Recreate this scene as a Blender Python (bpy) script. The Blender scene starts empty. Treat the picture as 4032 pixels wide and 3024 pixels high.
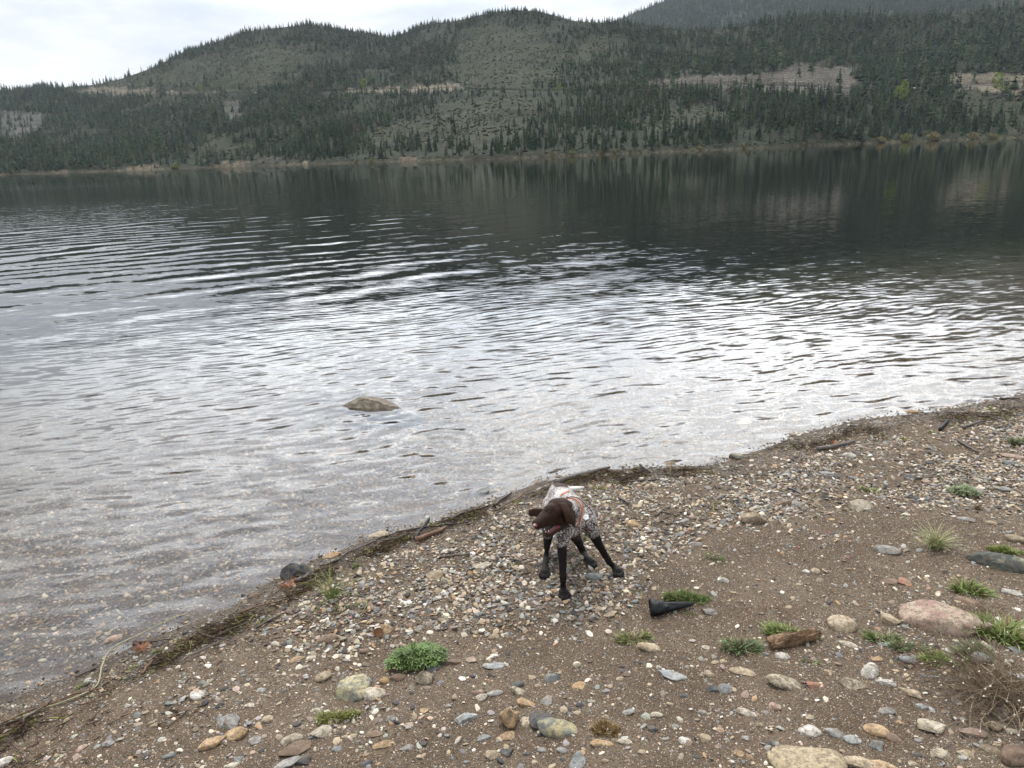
import bpy, math, random
import numpy as np
from mathutils import Matrix, Vector

rng = np.random.default_rng(7)
random.seed(7)
SC = bpy.context.scene
COL = SC.collection

# ------------------------------------------------------------------ camera
W, H, F = 4032.0, 3024.0, 2900.0
ZC = 2.5
HL, HR = 682.0, 529.0
roll = math.atan((HL - HR) / W)
pitch = math.atan((H / 2 - (HL + HR) / 2) * math.cos(roll) / F)
FW = np.array([0, math.cos(pitch), -math.sin(pitch)])
U0 = np.array([0, math.sin(pitch), math.cos(pitch)])
R0 = np.array([1.0, 0, 0])
RT = R0 * math.cos(roll) - U0 * math.sin(roll)
UP = U0 * math.cos(roll) + R0 * math.sin(roll)
cam_d = bpy.data.cameras.new('camera')
cam_d.sensor_width = 36.0
cam_d.lens = F / W * 36.0
cam_d.clip_start = 0.05
cam_d.clip_end = 20000.0
cam = bpy.data.objects.new('camera', cam_d)
COL.objects.link(cam)
cam.matrix_world = Matrix(((RT[0], UP[0], -FW[0], 0), (RT[1], UP[1], -FW[1], 0), (RT[2], UP[2], -FW[2], ZC), (0, 0, 0, 1)))
SC.camera = cam

# ------------------------------------------------------------------ exposure, world, sun
SC.view_settings.view_transform = 'Standard'
SC.view_settings.look = 'None'
SC.view_settings.exposure = 0.42
SC.view_settings.gamma = 1.0
SUN_EL, SUN_AZ = math.radians(67), math.radians(-15)     # azimuth from +Y towards +X
world = bpy.data.worlds.new('World')
SC.world = world
world.use_nodes = True


class NT:
    """small node-tree helper"""
    def __init__(s, tree):
        s.t = tree; s.n = tree.nodes; s.l = tree.links

    def new(s, kind, **kw):
        nd = s.n.new(kind)
        for k, v in kw.items():
            if k.startswith('i_'):
                nd.inputs[k[2:].replace('_', ' ')].default_value = v
            else:
                setattr(nd, k, v)
        return nd

    def put(s, sock, v):
        if hasattr(v, 'is_output'):
            s.l.new(v, sock)
        else:
            sock.default_value = v

    def math(s, op, a, b=None, c=None, clamp=False):
        nd = s.n.new('ShaderNodeMath'); nd.operation = op; nd.use_clamp = clamp
        s.put(nd.inputs[0], a)
        if b is not None: s.put(nd.inputs[1], b)
        if c is not None: s.put(nd.inputs[2], c)
        return nd.outputs[0]

    def vmath(s, op, a, b=None, scale=None):
        nd = s.n.new('ShaderNodeVectorMath'); nd.operation = op
        s.put(nd.inputs[0], a)
        if b is not None: s.put(nd.inputs[1], b)
        if scale is not None: s.put(nd.inputs['Scale'], scale)
        return nd.outputs['Value'] if op in ('DOT_PRODUCT', 'LENGTH', 'DISTANCE') else nd.outputs[0]

    def noise(s, vec, scale, detail=3, rough=0.55, dist=0.0, color=False):
        nd = s.n.new('ShaderNodeTexNoise')
        if vec is not None: s.l.new(vec, nd.inputs['Vector'])
        nd.inputs['Scale'].default_value = scale; nd.inputs['Detail'].default_value = detail
        nd.inputs['Roughness'].default_value = rough; nd.inputs['Distortion'].default_value = dist
        return nd.outputs['Color' if color else 'Fac']

    def voro(s, vec, scale, feature='F1', out='Distance', rand=1.0):
        nd = s.n.new('ShaderNodeTexVoronoi'); nd.feature = feature
        if vec is not None: s.l.new(vec, nd.inputs['Vector'])
        nd.inputs['Scale'].default_value = scale
        nd.inputs['Randomness'].default_value = rand
        return nd.outputs[out]

    def ramp(s, fac, stops, interp='LINEAR'):
        nd = s.n.new('ShaderNodeValToRGB'); cr = nd.color_ramp; cr.interpolation = interp
        while len(cr.elements) < len(stops): cr.elements.new(0.5)
        for e, (p, c) in zip(cr.elements, stops):
            e.position = p
            e.color = (c, c, c, 1) if isinstance(c, (int, float)) else (c[0], c[1], c[2], 1)
        s.l.new(fac, nd.inputs[0])
        return nd.outputs[0]

    def mix(s, fac, a, b, mode='MIX'):
        nd = s.n.new('ShaderNodeMix'); nd.data_type = 'RGBA'; nd.blend_type = mode
        s.put(nd.inputs[0], fac)
        for sock, v in ((nd.inputs[6], a), (nd.inputs[7], b)):
            if isinstance(v, (tuple, list)): v = (v[0], v[1], v[2], 1)
            s.put(sock, v)
        return nd.outputs[2]

    def mapping(s, vec, scale=(1, 1, 1), rot=(0, 0, 0), loc=(0, 0, 0)):
        nd = s.n.new('ShaderNodeMapping')
        s.l.new(vec, nd.inputs[0])
        nd.inputs['Location'].default_value = loc; nd.inputs['Rotation'].default_value = rot
        nd.inputs['Scale'].default_value = scale
        return nd.outputs[0]


w = NT(world.node_tree)
bg = w.n['Background']
sky = w.new('ShaderNodeTexSky', sky_type='NISHITA', sun_disc=False)
sky.sun_elevation = SUN_EL
sky.sun_rotation = SUN_AZ
tc = w.new('ShaderNodeTexCoord')
dirv = tc.outputs['Generated']
cl1 = w.noise(w.mapping(dirv, scale=(1.0, 1.0, 2.6), loc=(0.3, 0.1, 0)), 2.6, 6, 0.55, 0.4)
cl2 = w.noise(w.mapping(dirv, scale=(1.0, 1.0, 3.4), loc=(4.1, 2, 1)), 9.0, 5, 0.6, 0.3)
cl = w.math('ADD', w.math('MULTIPLY', cl1, 0.72), w.math('MULTIPLY', cl2, 0.28))
cloud = w.ramp(cl, [(0.36, (5.0, 5.5, 6.3)), (0.45, (6.0, 6.4, 7.0)), (0.53, (7.2, 7.4, 7.7)), (0.62, (8.4, 8.5, 8.6))])
sep = w.new('ShaderNodeSeparateXYZ'); w.l.new(dirv, sep.inputs[0])
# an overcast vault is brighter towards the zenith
# plus a bright sky patch, added above the frame to brighten the water
added_glow = w.ramp(w.vmath('DOT_PRODUCT', dirv, (math.sin(0.04) * 0.9, math.cos(0.04) * 0.9, 0.43)), [(0.66, 0.0), (0.985, 1.0)], 'EASE')
glow_gate = w.ramp(sep.outputs[2], [(0.165, 0.0), (0.27, 1.0)], 'EASE')
lift = w.math('MULTIPLY_ADD', w.math('MULTIPLY', added_glow, glow_gate), w.math('MULTIPLY_ADD', cl, 8.0, 0.5), w.math('MULTIPLY_ADD', w.math('MAXIMUM', sep.outputs[2], 0.0), 0.5, 0.94))
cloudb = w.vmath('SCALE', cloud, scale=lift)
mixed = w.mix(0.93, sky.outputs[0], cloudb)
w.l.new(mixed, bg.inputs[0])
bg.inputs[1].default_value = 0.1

sun_d = bpy.data.lights.new('sun', 'SUN')
sun_d.energy = 2.05
sun_d.angle = math.radians(22)
sun_d.color = (1.0, 0.95, 0.87)
sun = bpy.data.objects.new('sun', sun_d)
COL.objects.link(sun)
sd = Vector((math.sin(SUN_AZ) * math.cos(SUN_EL), math.cos(SUN_AZ) * math.cos(SUN_EL), math.sin(SUN_EL)))
sun.rotation_euler = sd.to_track_quat('Z', 'Y').to_euler()


# ------------------------------------------------------------------ helpers
def ray(px, py):
    px = np.asarray(px, float); py = np.asarray(py, float)
    return ((px - W / 2) / F)[..., None] * RT + ((H / 2 - py) / F)[..., None] * UP + FW


def project(P):
    d = P - np.array([0, 0, ZC])
    a = d @ RT; b = d @ UP; c = d @ FW
    c = np.where(c > 1e-3, c, 1e-3)
    return W / 2 + F * a / c, H / 2 - F * b / c


def at(px, py, Y):
    """point on the view ray of source pixel (px,py) at forward distance Y"""
    d = ray(px, py)
    return np.array([0, 0, ZC]) + d * (Y / d[1])


def _hash(ix, iy, seed):
    h = (ix.astype(np.int64) * 374761393 + iy.astype(np.int64) * 668265263 + seed * 1442695041) & 0xffffffff
    h = ((h ^ (h >> 13)) * 1274126177) & 0xffffffff
    return ((h ^ (h >> 16)) & 0xffff) / 65535.0


def vnoise(x, y, seed=0):
    ix = np.floor(x); iy = np.floor(y); fx = x - ix; fy = y - iy
    fx = fx * fx * (3 - 2 * fx); fy = fy * fy * (3 - 2 * fy)
    a = _hash(ix, iy, seed); b = _hash(ix + 1, iy, seed); c = _hash(ix, iy + 1, seed); d = _hash(ix + 1, iy + 1, seed)
    return (a * (1 - fx) + b * fx) * (1 - fy) + (c * (1 - fx) + d * fx) * fy


def fbm(x, y, oct=4, seed=0, gain=0.5):
    s = 0; a = 1; t = 0
    for o in range(oct):
        s = s + a * vnoise(x * 2 ** o, y * 2 ** o, seed + o * 17); t += a; a *= gain
    return s / t * 2 - 1


def mesh_from(name, V, Fc, smooth=False, mats=(), cols=None, uniform=None):
    """V (n,3); Fc list of arrays of faces (each (m,k))"""
    me = bpy.data.meshes.new(name)
    if isinstance(Fc, np.ndarray): Fc = [Fc]
    V = np.asarray(V, np.float32)
    me.vertices.add(len(V)); me.vertices.foreach_set('co', V.ravel())
    ls = np.concatenate([f.ravel() for f in Fc]).astype(np.int32)
    cnt = np.concatenate([np.full(len(f), f.shape[1]) for f in Fc])
    st = np.concatenate([[0], np.cumsum(cnt)[:-1]]).astype(np.int32)
    me.loops.add(len(ls)); me.loops.foreach_set('vertex_index', ls)
    me.polygons.add(len(cnt)); me.polygons.foreach_set('loop_start', st)
    me.update(calc_edges=True)
    if cols is not None:
        a = me.attributes.new('col', 'FLOAT_COLOR', 'POINT')
        c4 = np.ones((len(V), 4), np.float32); c4[:, :3] = cols
        a.data.foreach_set('color', c4.ravel())
    me.polygons.foreach_set('use_smooth', np.full(len(cnt), smooth, bool))
    for m in mats: me.materials.append(m)
    me.validate()
    return me


def link(name, me, parent=None, loc=None, rotz=None):
    o = bpy.data.objects.new(name, me)
    COL.objects.link(o)
    if parent is not None: o.parent = parent
    if loc is not None: o.location = [float(v) for v in loc]
    if rotz is not None: o.rotation_euler = (0, 0, rotz)
    return o


def tag(o, label=None, cat=None, group=None, kind=None):
    if label: o['label'] = label
    if cat: o['category'] = cat
    if group: o['group'] = group
    if kind: o['kind'] = kind
    return o


def material(name, rough=0.9, spec=0.3):
    m = bpy.data.materials.new(name); m.use_nodes = True
    b = m.node_tree.nodes['Principled BSDF']
    b.inputs['Roughness'].default_value = rough
    b.inputs['Specular IOR Level'].default_value = spec
    return m, NT(m.node_tree), b


def attr_mat(name, rough=0.9, spec=0.3, var=0.3, scale=60.0, bump=0.0, bscale=80, subsurf=0):
    """material whose base colour is the mesh's own 'col' attribute broken up by noise"""
    m, t, b = material(name, rough, spec)
    at_ = t.new('ShaderNodeAttribute', attribute_name='col')
    tcn = t.new('ShaderNodeTexCoord')
    nz = t.noise(tcn.outputs['Object'], scale, 4, 0.65)
    f = t.math('MULTIPLY_ADD', nz, 2 * var, 1 - var)
    t.l.new(t.vmath('SCALE', at_.outputs['Color'], scale=f), b.inputs['Base Color'])
    if bump:
        bn = t.new('ShaderNodeBump'); bn.inputs['Strength'].default_value = 0.6
        bn.inputs['Distance'].default_value = bump
        t.l.new(t.noise(tcn.outputs['Object'], bscale, 4, 0.6), bn.inputs['Height'])
        t.l.new(bn.outputs[0], b.inputs['Normal'])
    return m


def inpoly(px, py, poly):
    res = np.zeros(np.shape(px), bool)
    n = len(poly)
    for i in range(n):
        x1, y1 = poly[i]; x2, y2 = poly[(i + 1) % n]
        if y1 == y2: continue
        c = ((y1 > py) != (y2 > py)) & (px < (x2 - x1) * (py - y1) / (y2 - y1) + x1)
        res ^= c
    return res


def LC(*p):   # positions read off an enlarged view of the picture's upper left half
    return [(x * 0.9114, y * 0.9114) for x, y in p]


def RC(*p):
    return [(2016 + x * 0.9114, y * 0.9114) for x, y in p]


# ------------------------------------------------------------------ shoreline and beach height
WL = [(0, 2760), (300, 2650), (600, 2510), (900, 2400), (1080, 2290), (1250, 2200), (1500, 2110), (1700, 2060),
      (1950, 1960), (2130, 1895), (2330, 1862), (2500, 1845), (2800, 1830), (2900, 1800), (3000, 1770), (3200, 1700),
      (3400, 1650), (3700, 1620), (3900, 1580), (4032, 1550)]
d_ = ray(np.array([p[0] for p in WL]), np.array([p[1] for p in WL]))
t_ = -ZC / d_[:, 2]
SH = np.stack([d_[:, 0] * t_, d_[:, 1] * t_], 1)
e0 = SH[0] - SH[1]; e0 /= np.linalg.norm(e0); e1 = SH[-1] - SH[-3]; e1 /= np.linalg.norm(e1)
SH = np.vstack([SH[0] + e0 * 1500 * np.array([1, 1]), SH[0] + e0 * 6, SH, SH[-1] + e1 * 8, SH[-1] + e1 * 8 + np.array([1400.0, 700.0])])


def sdist(x, y):
    """signed distance to the waterline, positive on the beach"""
    x = np.asarray(x, float); y = np.asarray(y, float)
    best = np.full(x.shape, 1e9); sg = np.zeros(x.shape)
    for a, b in zip(SH[:-1], SH[1:]):
        ex, ey = b - a; L = ex * ex + ey * ey
        t = np.clip(((x - a[0]) * ex + (y - a[1]) * ey) / L, 0, 1)
        dx = x - a[0] - t * ex; dy = y - a[1] - t * ey
        d = dx * dx + dy * dy
        s = np.where(ex * dy - ey * dx < 0, 1.0, -1.0)
        m = d < best
        best = np.where(m, d, best); sg = np.where(m, s, sg)
    return np.sqrt(best) * sg


def base_h(s):
    sp = np.maximum(s, 0); sn = np.maximum(-s, 0)
    up = 0.10 * np.minimum(sp, 0.9) + 0.075 * np.clip(sp - 0.9, 0, 4) + 0.12 * np.clip(sp - 4.9, 0, 40) + 0.02 * np.maximum(sp - 45, 0)
    dn = 0.085 * np.minimum(sn, 6) + 0.16 * np.clip(sn - 6, 0, 60)
    return up - dn


def ground_h(x, y):
    x = np.asarray(x, float); y = np.asarray(y, float)
    s = sdist(x, y)
    fade = np.clip(1 - np.abs(s) / 40, 0, 1)
    n = 0.030 * fbm(x * 1.1, y * 1.1, 3, 3) + 0.012 * fbm(x * 5, y * 5, 3, 5) + 0.006 * fbm(x * 17, y * 17, 2, 6)
    n = n * np.clip(np.abs(s) * 1.5, 0.12, 1) * fade
    return base_h(s) + n


def on_ground(px, py, extra=0.0):
    """beach or lake-bed point seen at a source pixel"""
    d = ray(px, py)
    z = np.zeros(np.shape(px)) + 0.05
    for _ in range(8):
        t = (z - ZC) / d[..., 2]
        x = d[..., 0] * t; y = d[..., 1] * t
        z = ground_h(x, y) + extra
    return x, y, z


# ------------------------------------------------------------------ beach and lake bed: one sheet
def graded(lo, hi, step, far_lo, far_hi, g=1.22):
    mid = list(np.arange(lo, hi + step / 2, step))
    a = []; s = step; v = lo
    while v > far_lo: s *= g; v -= s; a.append(v)
    b = []; s = step; v = mid[-1]
    while v < far_hi: s *= g; v += s; b.append(v)
    return np.array(a[::-1] + mid + b)


def grid_faces(nx, ny):
    i = np.arange(nx * ny).reshape(ny, nx)
    return np.stack([i[:-1, :-1], i[:-1, 1:], i[1:, 1:], i[1:, :-1]], -1).reshape(-1, 4)


gx = graded(-4.5, 8.0, 0.03, -3300, 3300); gy = graded(1.2, 9.0, 0.03, -500, 3400)
X, Y = np.meshgrid(gx, gy)
Z = ground_h(X, Y)
Z = np.maximum(Z, -9.0)
Z = np.minimum(Z, 6.0)
me = mesh_from('beach_ground', np.stack([X, Y, Z], -1).reshape(-1, 3), grid_faces(len(gx), len(gy)), True)
m, t, b = material('beach_soil', 0.95, 0.15)
tcn = t.new('ShaderNodeTexCoord'); ob = tcn.outputs['Object']
geo = t.new('ShaderNodeNewGeometry')
n1 = t.noise(ob, 2.2, 5, 0.6)
n2 = t.noise(ob, 140, 3, 0.7)
vc = t.voro(ob, 170, 'F1', 'Color'); vd = t.voro(ob, 170, 'F1', 'Distance')
vs = t.new('ShaderNodeSeparateColor'); t.l.new(vc, vs.inputs[0])
soil = t.ramp(n1, [(0.3, (0.078, 0.053, 0.034)), (0.5, (0.108, 0.076, 0.050)), (0.7, (0.150, 0.112, 0.077))])
grit = t.ramp(vs.outputs[0], [(0.0, (0.05, 0.045, 0.042)), (0.25, (0.10, 0.08, 0.06)), (0.5, (0.16, 0.12, 0.085)), (0.72, (0.26, 0.205, 0.145)), (0.86, (0.13, 0.14, 0.14)), (0.95, (0.46, 0.41, 0.34))], 'CONSTANT')
f = t.math('MULTIPLY', t.math('GREATER_THAN', n2, 0.47), t.math('LESS_THAN', vd, 0.5))
c = t.mix(f, soil, grit)
# a wet, darker strip along the waterline: height above the lake
sz = t.new('ShaderNodeSeparateXYZ'); t.l.new(geo.outputs['Position'], sz.inputs[0])
wetn = t.math('MULTIPLY_ADD', t.noise(ob, 7, 3), 0.05, -0.025)
wet = t.ramp(t.math('ADD', sz.outputs[2], wetn), [(0.012, 1.0), (0.042, 0.0)])
c2 = t.mix(t.math('MULTIPLY', wet, 0.42), c, t.mix(1.0, c, (0.33, 0.32, 0.30), 'MULTIPLY'))
t.l.new(c2, b.inputs['Base Color'])
t.l.new(t.math('MULTIPLY_ADD', wet, -0.5, 0.95), b.inputs['Roughness'])
bn = t.new('ShaderNodeBump'); bn.inputs['Strength'].default_value = 0.8; bn.inputs['Distance'].default_value = 0.006
t.l.new(t.math('ADD', t.math('MULTIPLY', vd, -1.0), t.noise(ob, 60, 4, 0.7)), bn.inputs['Height'])
t.l.new(bn.outputs[0], b.inputs['Normal'])
me.materials.append(m)
tag(link('beach_ground', me), kind='structure')

# ------------------------------------------------------------------ the lake
wx = np.array([-3400, 3400.0]); wy = np.array([-300.0, 3000.0])
WV = [(wx[0], wy[0], 0), (wx[1], wy[0], 0), (wx[1], wy[1], 0), (wx[0], wy[1], 0)]
WV += [(x, y, -12) for x, y, z in WV]
WF = np.array([[0, 1, 2, 3], [7, 6, 5, 4], [0, 4, 5, 1], [1, 5, 6, 2], [2, 6, 7, 3], [3, 7, 4, 0]])
me = mesh_from('lake_water', WV, WF)
m = bpy.data.materials.new('lake_surface'); m.use_nodes = True
t = NT(m.node_tree); t.n.remove(t.n['Principled BSDF'])
out = t.n['Material Output']
geo = t.new('ShaderNodeNewGeometry'); pos = geo.outputs['Position']
# slope field of the surface, a sum of wavelets; every sample sees its own true facet
def nslope(vec, scale, amp, detail=2, rough=0.5):
    c_ = t.noise(vec, scale, detail, rough, color=True)
    return t.vmath('SCALE', t.vmath('SUBTRACT', c_, (0.5, 0.5, 0.5)), scale=amp)
warp = t.vmath('SCALE', t.vmath('SUBTRACT', t.noise(pos, 0.14, 3, color=True), (0.5, 0.5, 0.5)), scale=2.6)
pw = t.vmath('ADD', pos, warp)
def train(ang, lam, amp, mask):
    k = 2 * math.pi / lam
    ca, sa = math.cos(math.radians(ang)), math.sin(math.radians(ang))
    ph = t.vmath('DOT_PRODUCT', pw, (ca * k, sa * k, 0))
    v = t.math('MULTIPLY', t.math('COSINE', ph), t.math('MULTIPLY', mask, amp))
    cmb = t.new('ShaderNodeCombineXYZ')
    t.l.new(t.math('MULTIPLY', v, ca), cmb.inputs[0]); t.l.new(t.math('MULTIPLY', v, sa), cmb.inputs[1])
    return cmb.outputs[0]
sp = t.new('ShaderNodeSeparateXYZ'); t.l.new(pos, sp.inputs[0])
# the wake of a passing boat comes in from the left: its trains die out to the right and far out
leftm = t.math('MULTIPLY', t.math('MULTIPLY_ADD', sp.outputs[0], -0.07, 0.62, clamp=True), 1.0)
patch = t.ramp(t.noise(t.mapping(pos, scale=(0.05, 0.11, 1)), 1.0, 3), [(0.36, 0.15), (0.62, 1.0)])
dist = t.vmath('LENGTH', pos)
leftm = t.math('MULTIPLY', leftm, t.ramp(t.math('MULTIPLY', dist, 0.01), [(0.10, 0.10), (0.19, 1.0), (0.30, 1.0), (0.75, 0.0)]))
swm = t.math('MULTIPLY', leftm, patch)
calm = t.ramp(t.noise(t.mapping(pos, scale=(0.012, 0.03, 1), loc=(3, 1, 0)), 1.0, 3), [(0.35, 0.35), (0.65, 1.0)])
dist = t.vmath('LENGTH', pos)
nearm = t.ramp(t.math('MULTIPLY', dist, 0.01), [(0.04, 1.35), (0.075, 1.0), (0.12, 0.55), (0.22, 0.30), (0.40, 0.15), (0.9, 0.08)])
cm = t.math('MULTIPLY', calm, t.math('MAXIMUM', nearm, t.math('MULTIPLY', t.math('MULTIPLY_ADD', sp.outputs[0], -0.05, -0.1, clamp=True), 0.45)))
finem = t.math('MULTIPLY', t.ramp(t.math('MULTIPLY', dist, 0.01), [(0.03, 1.0), (0.10, 0.75), (0.17, 0.0)]), t.ramp(t.noise(pos, 0.9, 3), [(0.32, 0.15), (0.62, 1.0)]))
ripA = t.mapping(pos, scale=(0.42, 1.0, 1), rot=(0, 0, math.radians(-14)))
ripB = t.mapping(pos, scale=(0.30, 1.0, 1), rot=(0, 0, math.radians(8)))
layers = [
    train(141, 1.62, 0.036, swm), train(124, 2.3, 0.022, swm), train(112, 1.1, 0.025, leftm), train(116, 0.135, 0.050, finem), train(102, 0.21, 0.045, finem), train(128, 0.33, 0.030, finem), train(150, 0.8, 0.014, swm),
    t.vmath('SCALE', nslope(ripA, 2.2, 0.15), scale=cm),
    t.vmath('SCALE', nslope(ripA, 7.5, 0.30, 2, 0.5), scale=cm),
    t.vmath('SCALE', nslope(ripB, 10.0, 0.38, 1, 0.5), scale=cm),
    t.vmath('SCALE', nslope(t.mapping(pos, scale=(0.55, 1.0, 1), rot=(0, 0, math.radians(24))), 17, 0.12, 1), scale=cm),
]
# rings round the rock that stands in the water and round a drop just fallen
def rings(cx, cy, r0, lam, amp):
    dv = t.vmath('SUBTRACT', pos, (cx, cy, 0.0))
    dv = t.vmath('MULTIPLY', dv, (1, 1, 0))
    L = t.vmath('LENGTH', dv)
    env = t.ramp(t.math('DIVIDE', L, r0), [(0.0, 0.3), (0.25, 1.0), (1.0, 0.0)])
    v = t.math('MULTIPLY', t.math('COSINE', t.math('MULTIPLY', L, 2 * math.pi / lam)), t.math('MULTIPLY', env, amp))
    return t.vmath('SCALE', t.vmath('NORMALIZE', dv), scale=v)
d1 = ray(1500, 1600); k1 = -ZC / d1[2]; d2 = ray(1735, 1745); k2 = -ZC / d2[2]
layers.append(rings(d1[0] * k1, d1[1] * k1, 1.0, 0.17, 0.045))
layers.append(rings(d2[0] * k2, d2[1] * k2, 0.50, 0.15, 0.13))
sl = layers[0]
for l_ in layers[1:]: sl = t.vmath('ADD', sl, l_)
nrm = t.vmath('NORMALIZE', t.vmath('ADD', t.vmath('MULTIPLY', sl, (-1, -1, 0)), (0, 0, 1)))
fr = t.new('ShaderNodeFresnel'); fr.inputs['IOR'].default_value = 1.34; t.l.new(nrm, fr.inputs['Normal'])
gl = t.new('ShaderNodeBsdfGlossy'); gl.inputs['Roughness'].default_value = 0.012; gl.inputs['Color'].default_value = (1, 1, 1, 1)
t.l.new(nrm, gl.inputs['Normal'])
tr = t.new('ShaderNodeBsdfTransparent')
mx = t.new('ShaderNodeMixShader')
t.l.new(fr.outputs[0], mx.inputs[0]); t.l.new(tr.outputs[0], mx.inputs[1]); t.l.new(gl.outputs[0], mx.inputs[2])
t.l.new(mx.outputs[0], out.inputs['Surface'])
va = t.new('ShaderNodeVolumeAbsorption'); va.inputs['Color'].default_value = (0.66, 0.70, 0.58, 1); va.inputs['Density'].default_value = 0.30
t.l.new(va.outputs[0], out.inputs['Volume'])
me.materials.append(m)
tag(link('lake_water', me), kind='structure')

# ------------------------------------------------------------------ far shore, hills
def azt(p):
    """(azimuth, tangent of elevation) of source pixels"""
    p = np.array(p, float); d = ray(p[:, 0], p[:, 1])
    return np.arctan2(d[:, 0], d[:, 1]), d[:, 2] / np.hypot(d[:, 0], d[:, 1])


def curve(pts, lo=None, hi=None):
    a, e = azt(pts)
    o = np.argsort(a); a = a[o]; e = e[o]
    lo = e[0] if lo is None else lo; hi = e[-1] if hi is None else hi
    a = np.concatenate([[-1.4, -0.95], a, [0.95, 1.4]]); e = np.concatenate([[lo * 0.8, lo], e, [hi, hi * 0.9]])
    return lambda q: np.interp(q, a, e)


gapx = np.array([0, 364, 802, 1175, 1494, 1900, 2380, 2791, 3291, 4032.0])
gap = np.array([8, 9, 9, 11, 13, 17, 16, 14.5, 12, 11.5])
gy_ = HL + (HR - HL) * gapx / W
ga, _ = azt(np.stack([gapx, gy_ + gap], 1))
gd = F * ZC / gap / np.cos(ga)
ga = np.concatenate([[-1.4, -0.95], ga, [0.95, 1.4]]); gd = np.concatenate([[1300, 1050], gd, [650, 600]])
d0f = lambda q: np.interp(q, ga, gd) + 6 * fbm(np.asarray(q) * 60, np.asarray(q) * 0, 3, 2)

TREEPX = 17
ridge = [(0, 339), (60, 336), (150, 322), (240, 326), (385, 314), (483, 290), (583, 255), (674, 214), (729, 182), (820, 155),
         (911, 127), (966, 105), (1094, 91), (1221, 77), (1276, 82), (1367, 100), (1458, 114), (1531, 127), (1595, 110),
         (1659, 80), (1740, 70), (1814, 60), (1914, 34), (2016, 20), (2116, 25), (2180, 40), (2253, 62), (2317, 68),
         (2400, 70), (2444, 70), (2654, 100), (2882, 95), (3018, 73), (3146, 46), (3292, 55), (3474, 64), (3748, 40), (4032, 10)]
ridge_e = curve([(x, y + TREEPX) for x, y in ridge], hi=0.235)
ridge_d = lambda q: np.interp(q, [-1.4, -0.7, -0.4, -0.1, 0.1, 0.3, 0.6, 1.4], [2400, 2300, 1950, 1650, 1350, 1350, 1500, 1600])
road = LC((0, 398), (490, 397), (760, 392), (900, 397), (1110, 400), (1500, 390), (1700, 382), (1850, 382), (1950, 374), (2100, 386)) + \
    RC((0, 386), (150, 390), (240, 386), (600, 372), (800, 370), (1000, 369), (1200, 373), (1400, 383), (1480, 392), (1740, 384), (1830, 372), (1960, 371), (2212, 358))
road_e = curve(road)
PG = 0.95

q = np.linspace(-1.25, 1.25, 1300)
nr1, nr2, nr3 = 110, 150, 14
ER = ridge_e(q); ED = road_e(q); D0 = d0f(q); DR = ridge_d(q)
TR = np.clip((ED / ER), 0.1, 0.8) ** (1 / PG)
rows = []
for u in np.linspace(0, 1, nr1) ** 0.9: rows.append(TR * u)
for u in np.linspace(0.006, 1, nr2) ** 1.15: rows.append(TR + (1 - TR) * u)
Tm = np.array(rows)                                    # rows x az


def hill_rz(q, T):
    """distance and height of the hillside for azimuth q and progress T (0 shore, 1 ridge)"""
    ER = ridge_e(q); D0 = d0f(q); DR = ridge_d(q)
    r = D0 + (DR - D0) * T
    e = ER * np.clip(T, 0, 1) ** PG
    x = r * np.sin(q); y = r * np.cos(q)
    edge = np.clip(T * 8, 0, 1) * np.clip((1 - T) * 6, 0, 1)
    TRq = np.clip(road_e(q) / ER, 0.1, 0.8) ** (1 / PG)
    nroad = np.clip(np.abs(T - TRq) * 25, 0, 1)
    z = r * e + (9 * fbm(x / 140, y / 140, 4, 11)) * edge * nroad
    z = z + 2.2 * np.clip(T * 300, 0, 1) - 0.6
    # road bench: flat shelf with a steep bank above it
    dr = r - (D0 + (DR - D0) * TRq)
    zr = (D0 + (DR - D0) * TRq) * ER * TRq ** PG + 1.6
    bank = np.where(dr > 0, zr + np.clip((dr - 10) * 0.75, 0, 99), zr + np.clip((dr + 1) * 0.75, -99, 0))
    wgt = np.clip(1.6 - np.abs(dr) / 22, 0, 1)
    lim = np.where(dr > 0, np.minimum(z, bank), np.maximum(z, bank))
    z = z * (1 - wgt) + lim * wgt
    return r, z


QQ = np.broadcast_to(q, Tm.shape)
Rr, Zr = hill_rz(QQ, Tm)
back = []
for u in np.linspace(0.02, 1, nr3):
    rr = Rr[-1] + 900 * u; back.append((rr, Zr[-1] * (1 - u * u * 0.75)))
Rr = np.vstack([Rr] + [b_[0] for b_ in back]); Zr = np.vstack([Zr] + [b_[1] for b_ in back])
# a foot that dips under the water
Rr = np.vstack([Rr[0] - 8, Rr]); Zr = np.vstack([Zr[0] * 0 - 3.0, Zr])
QA = np.broadcast_to(q, Rr.shape)
HV = np.stack([Rr * np.sin(QA), Rr * np.cos(QA), Zr], -1).reshape(-1, 3)

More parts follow.
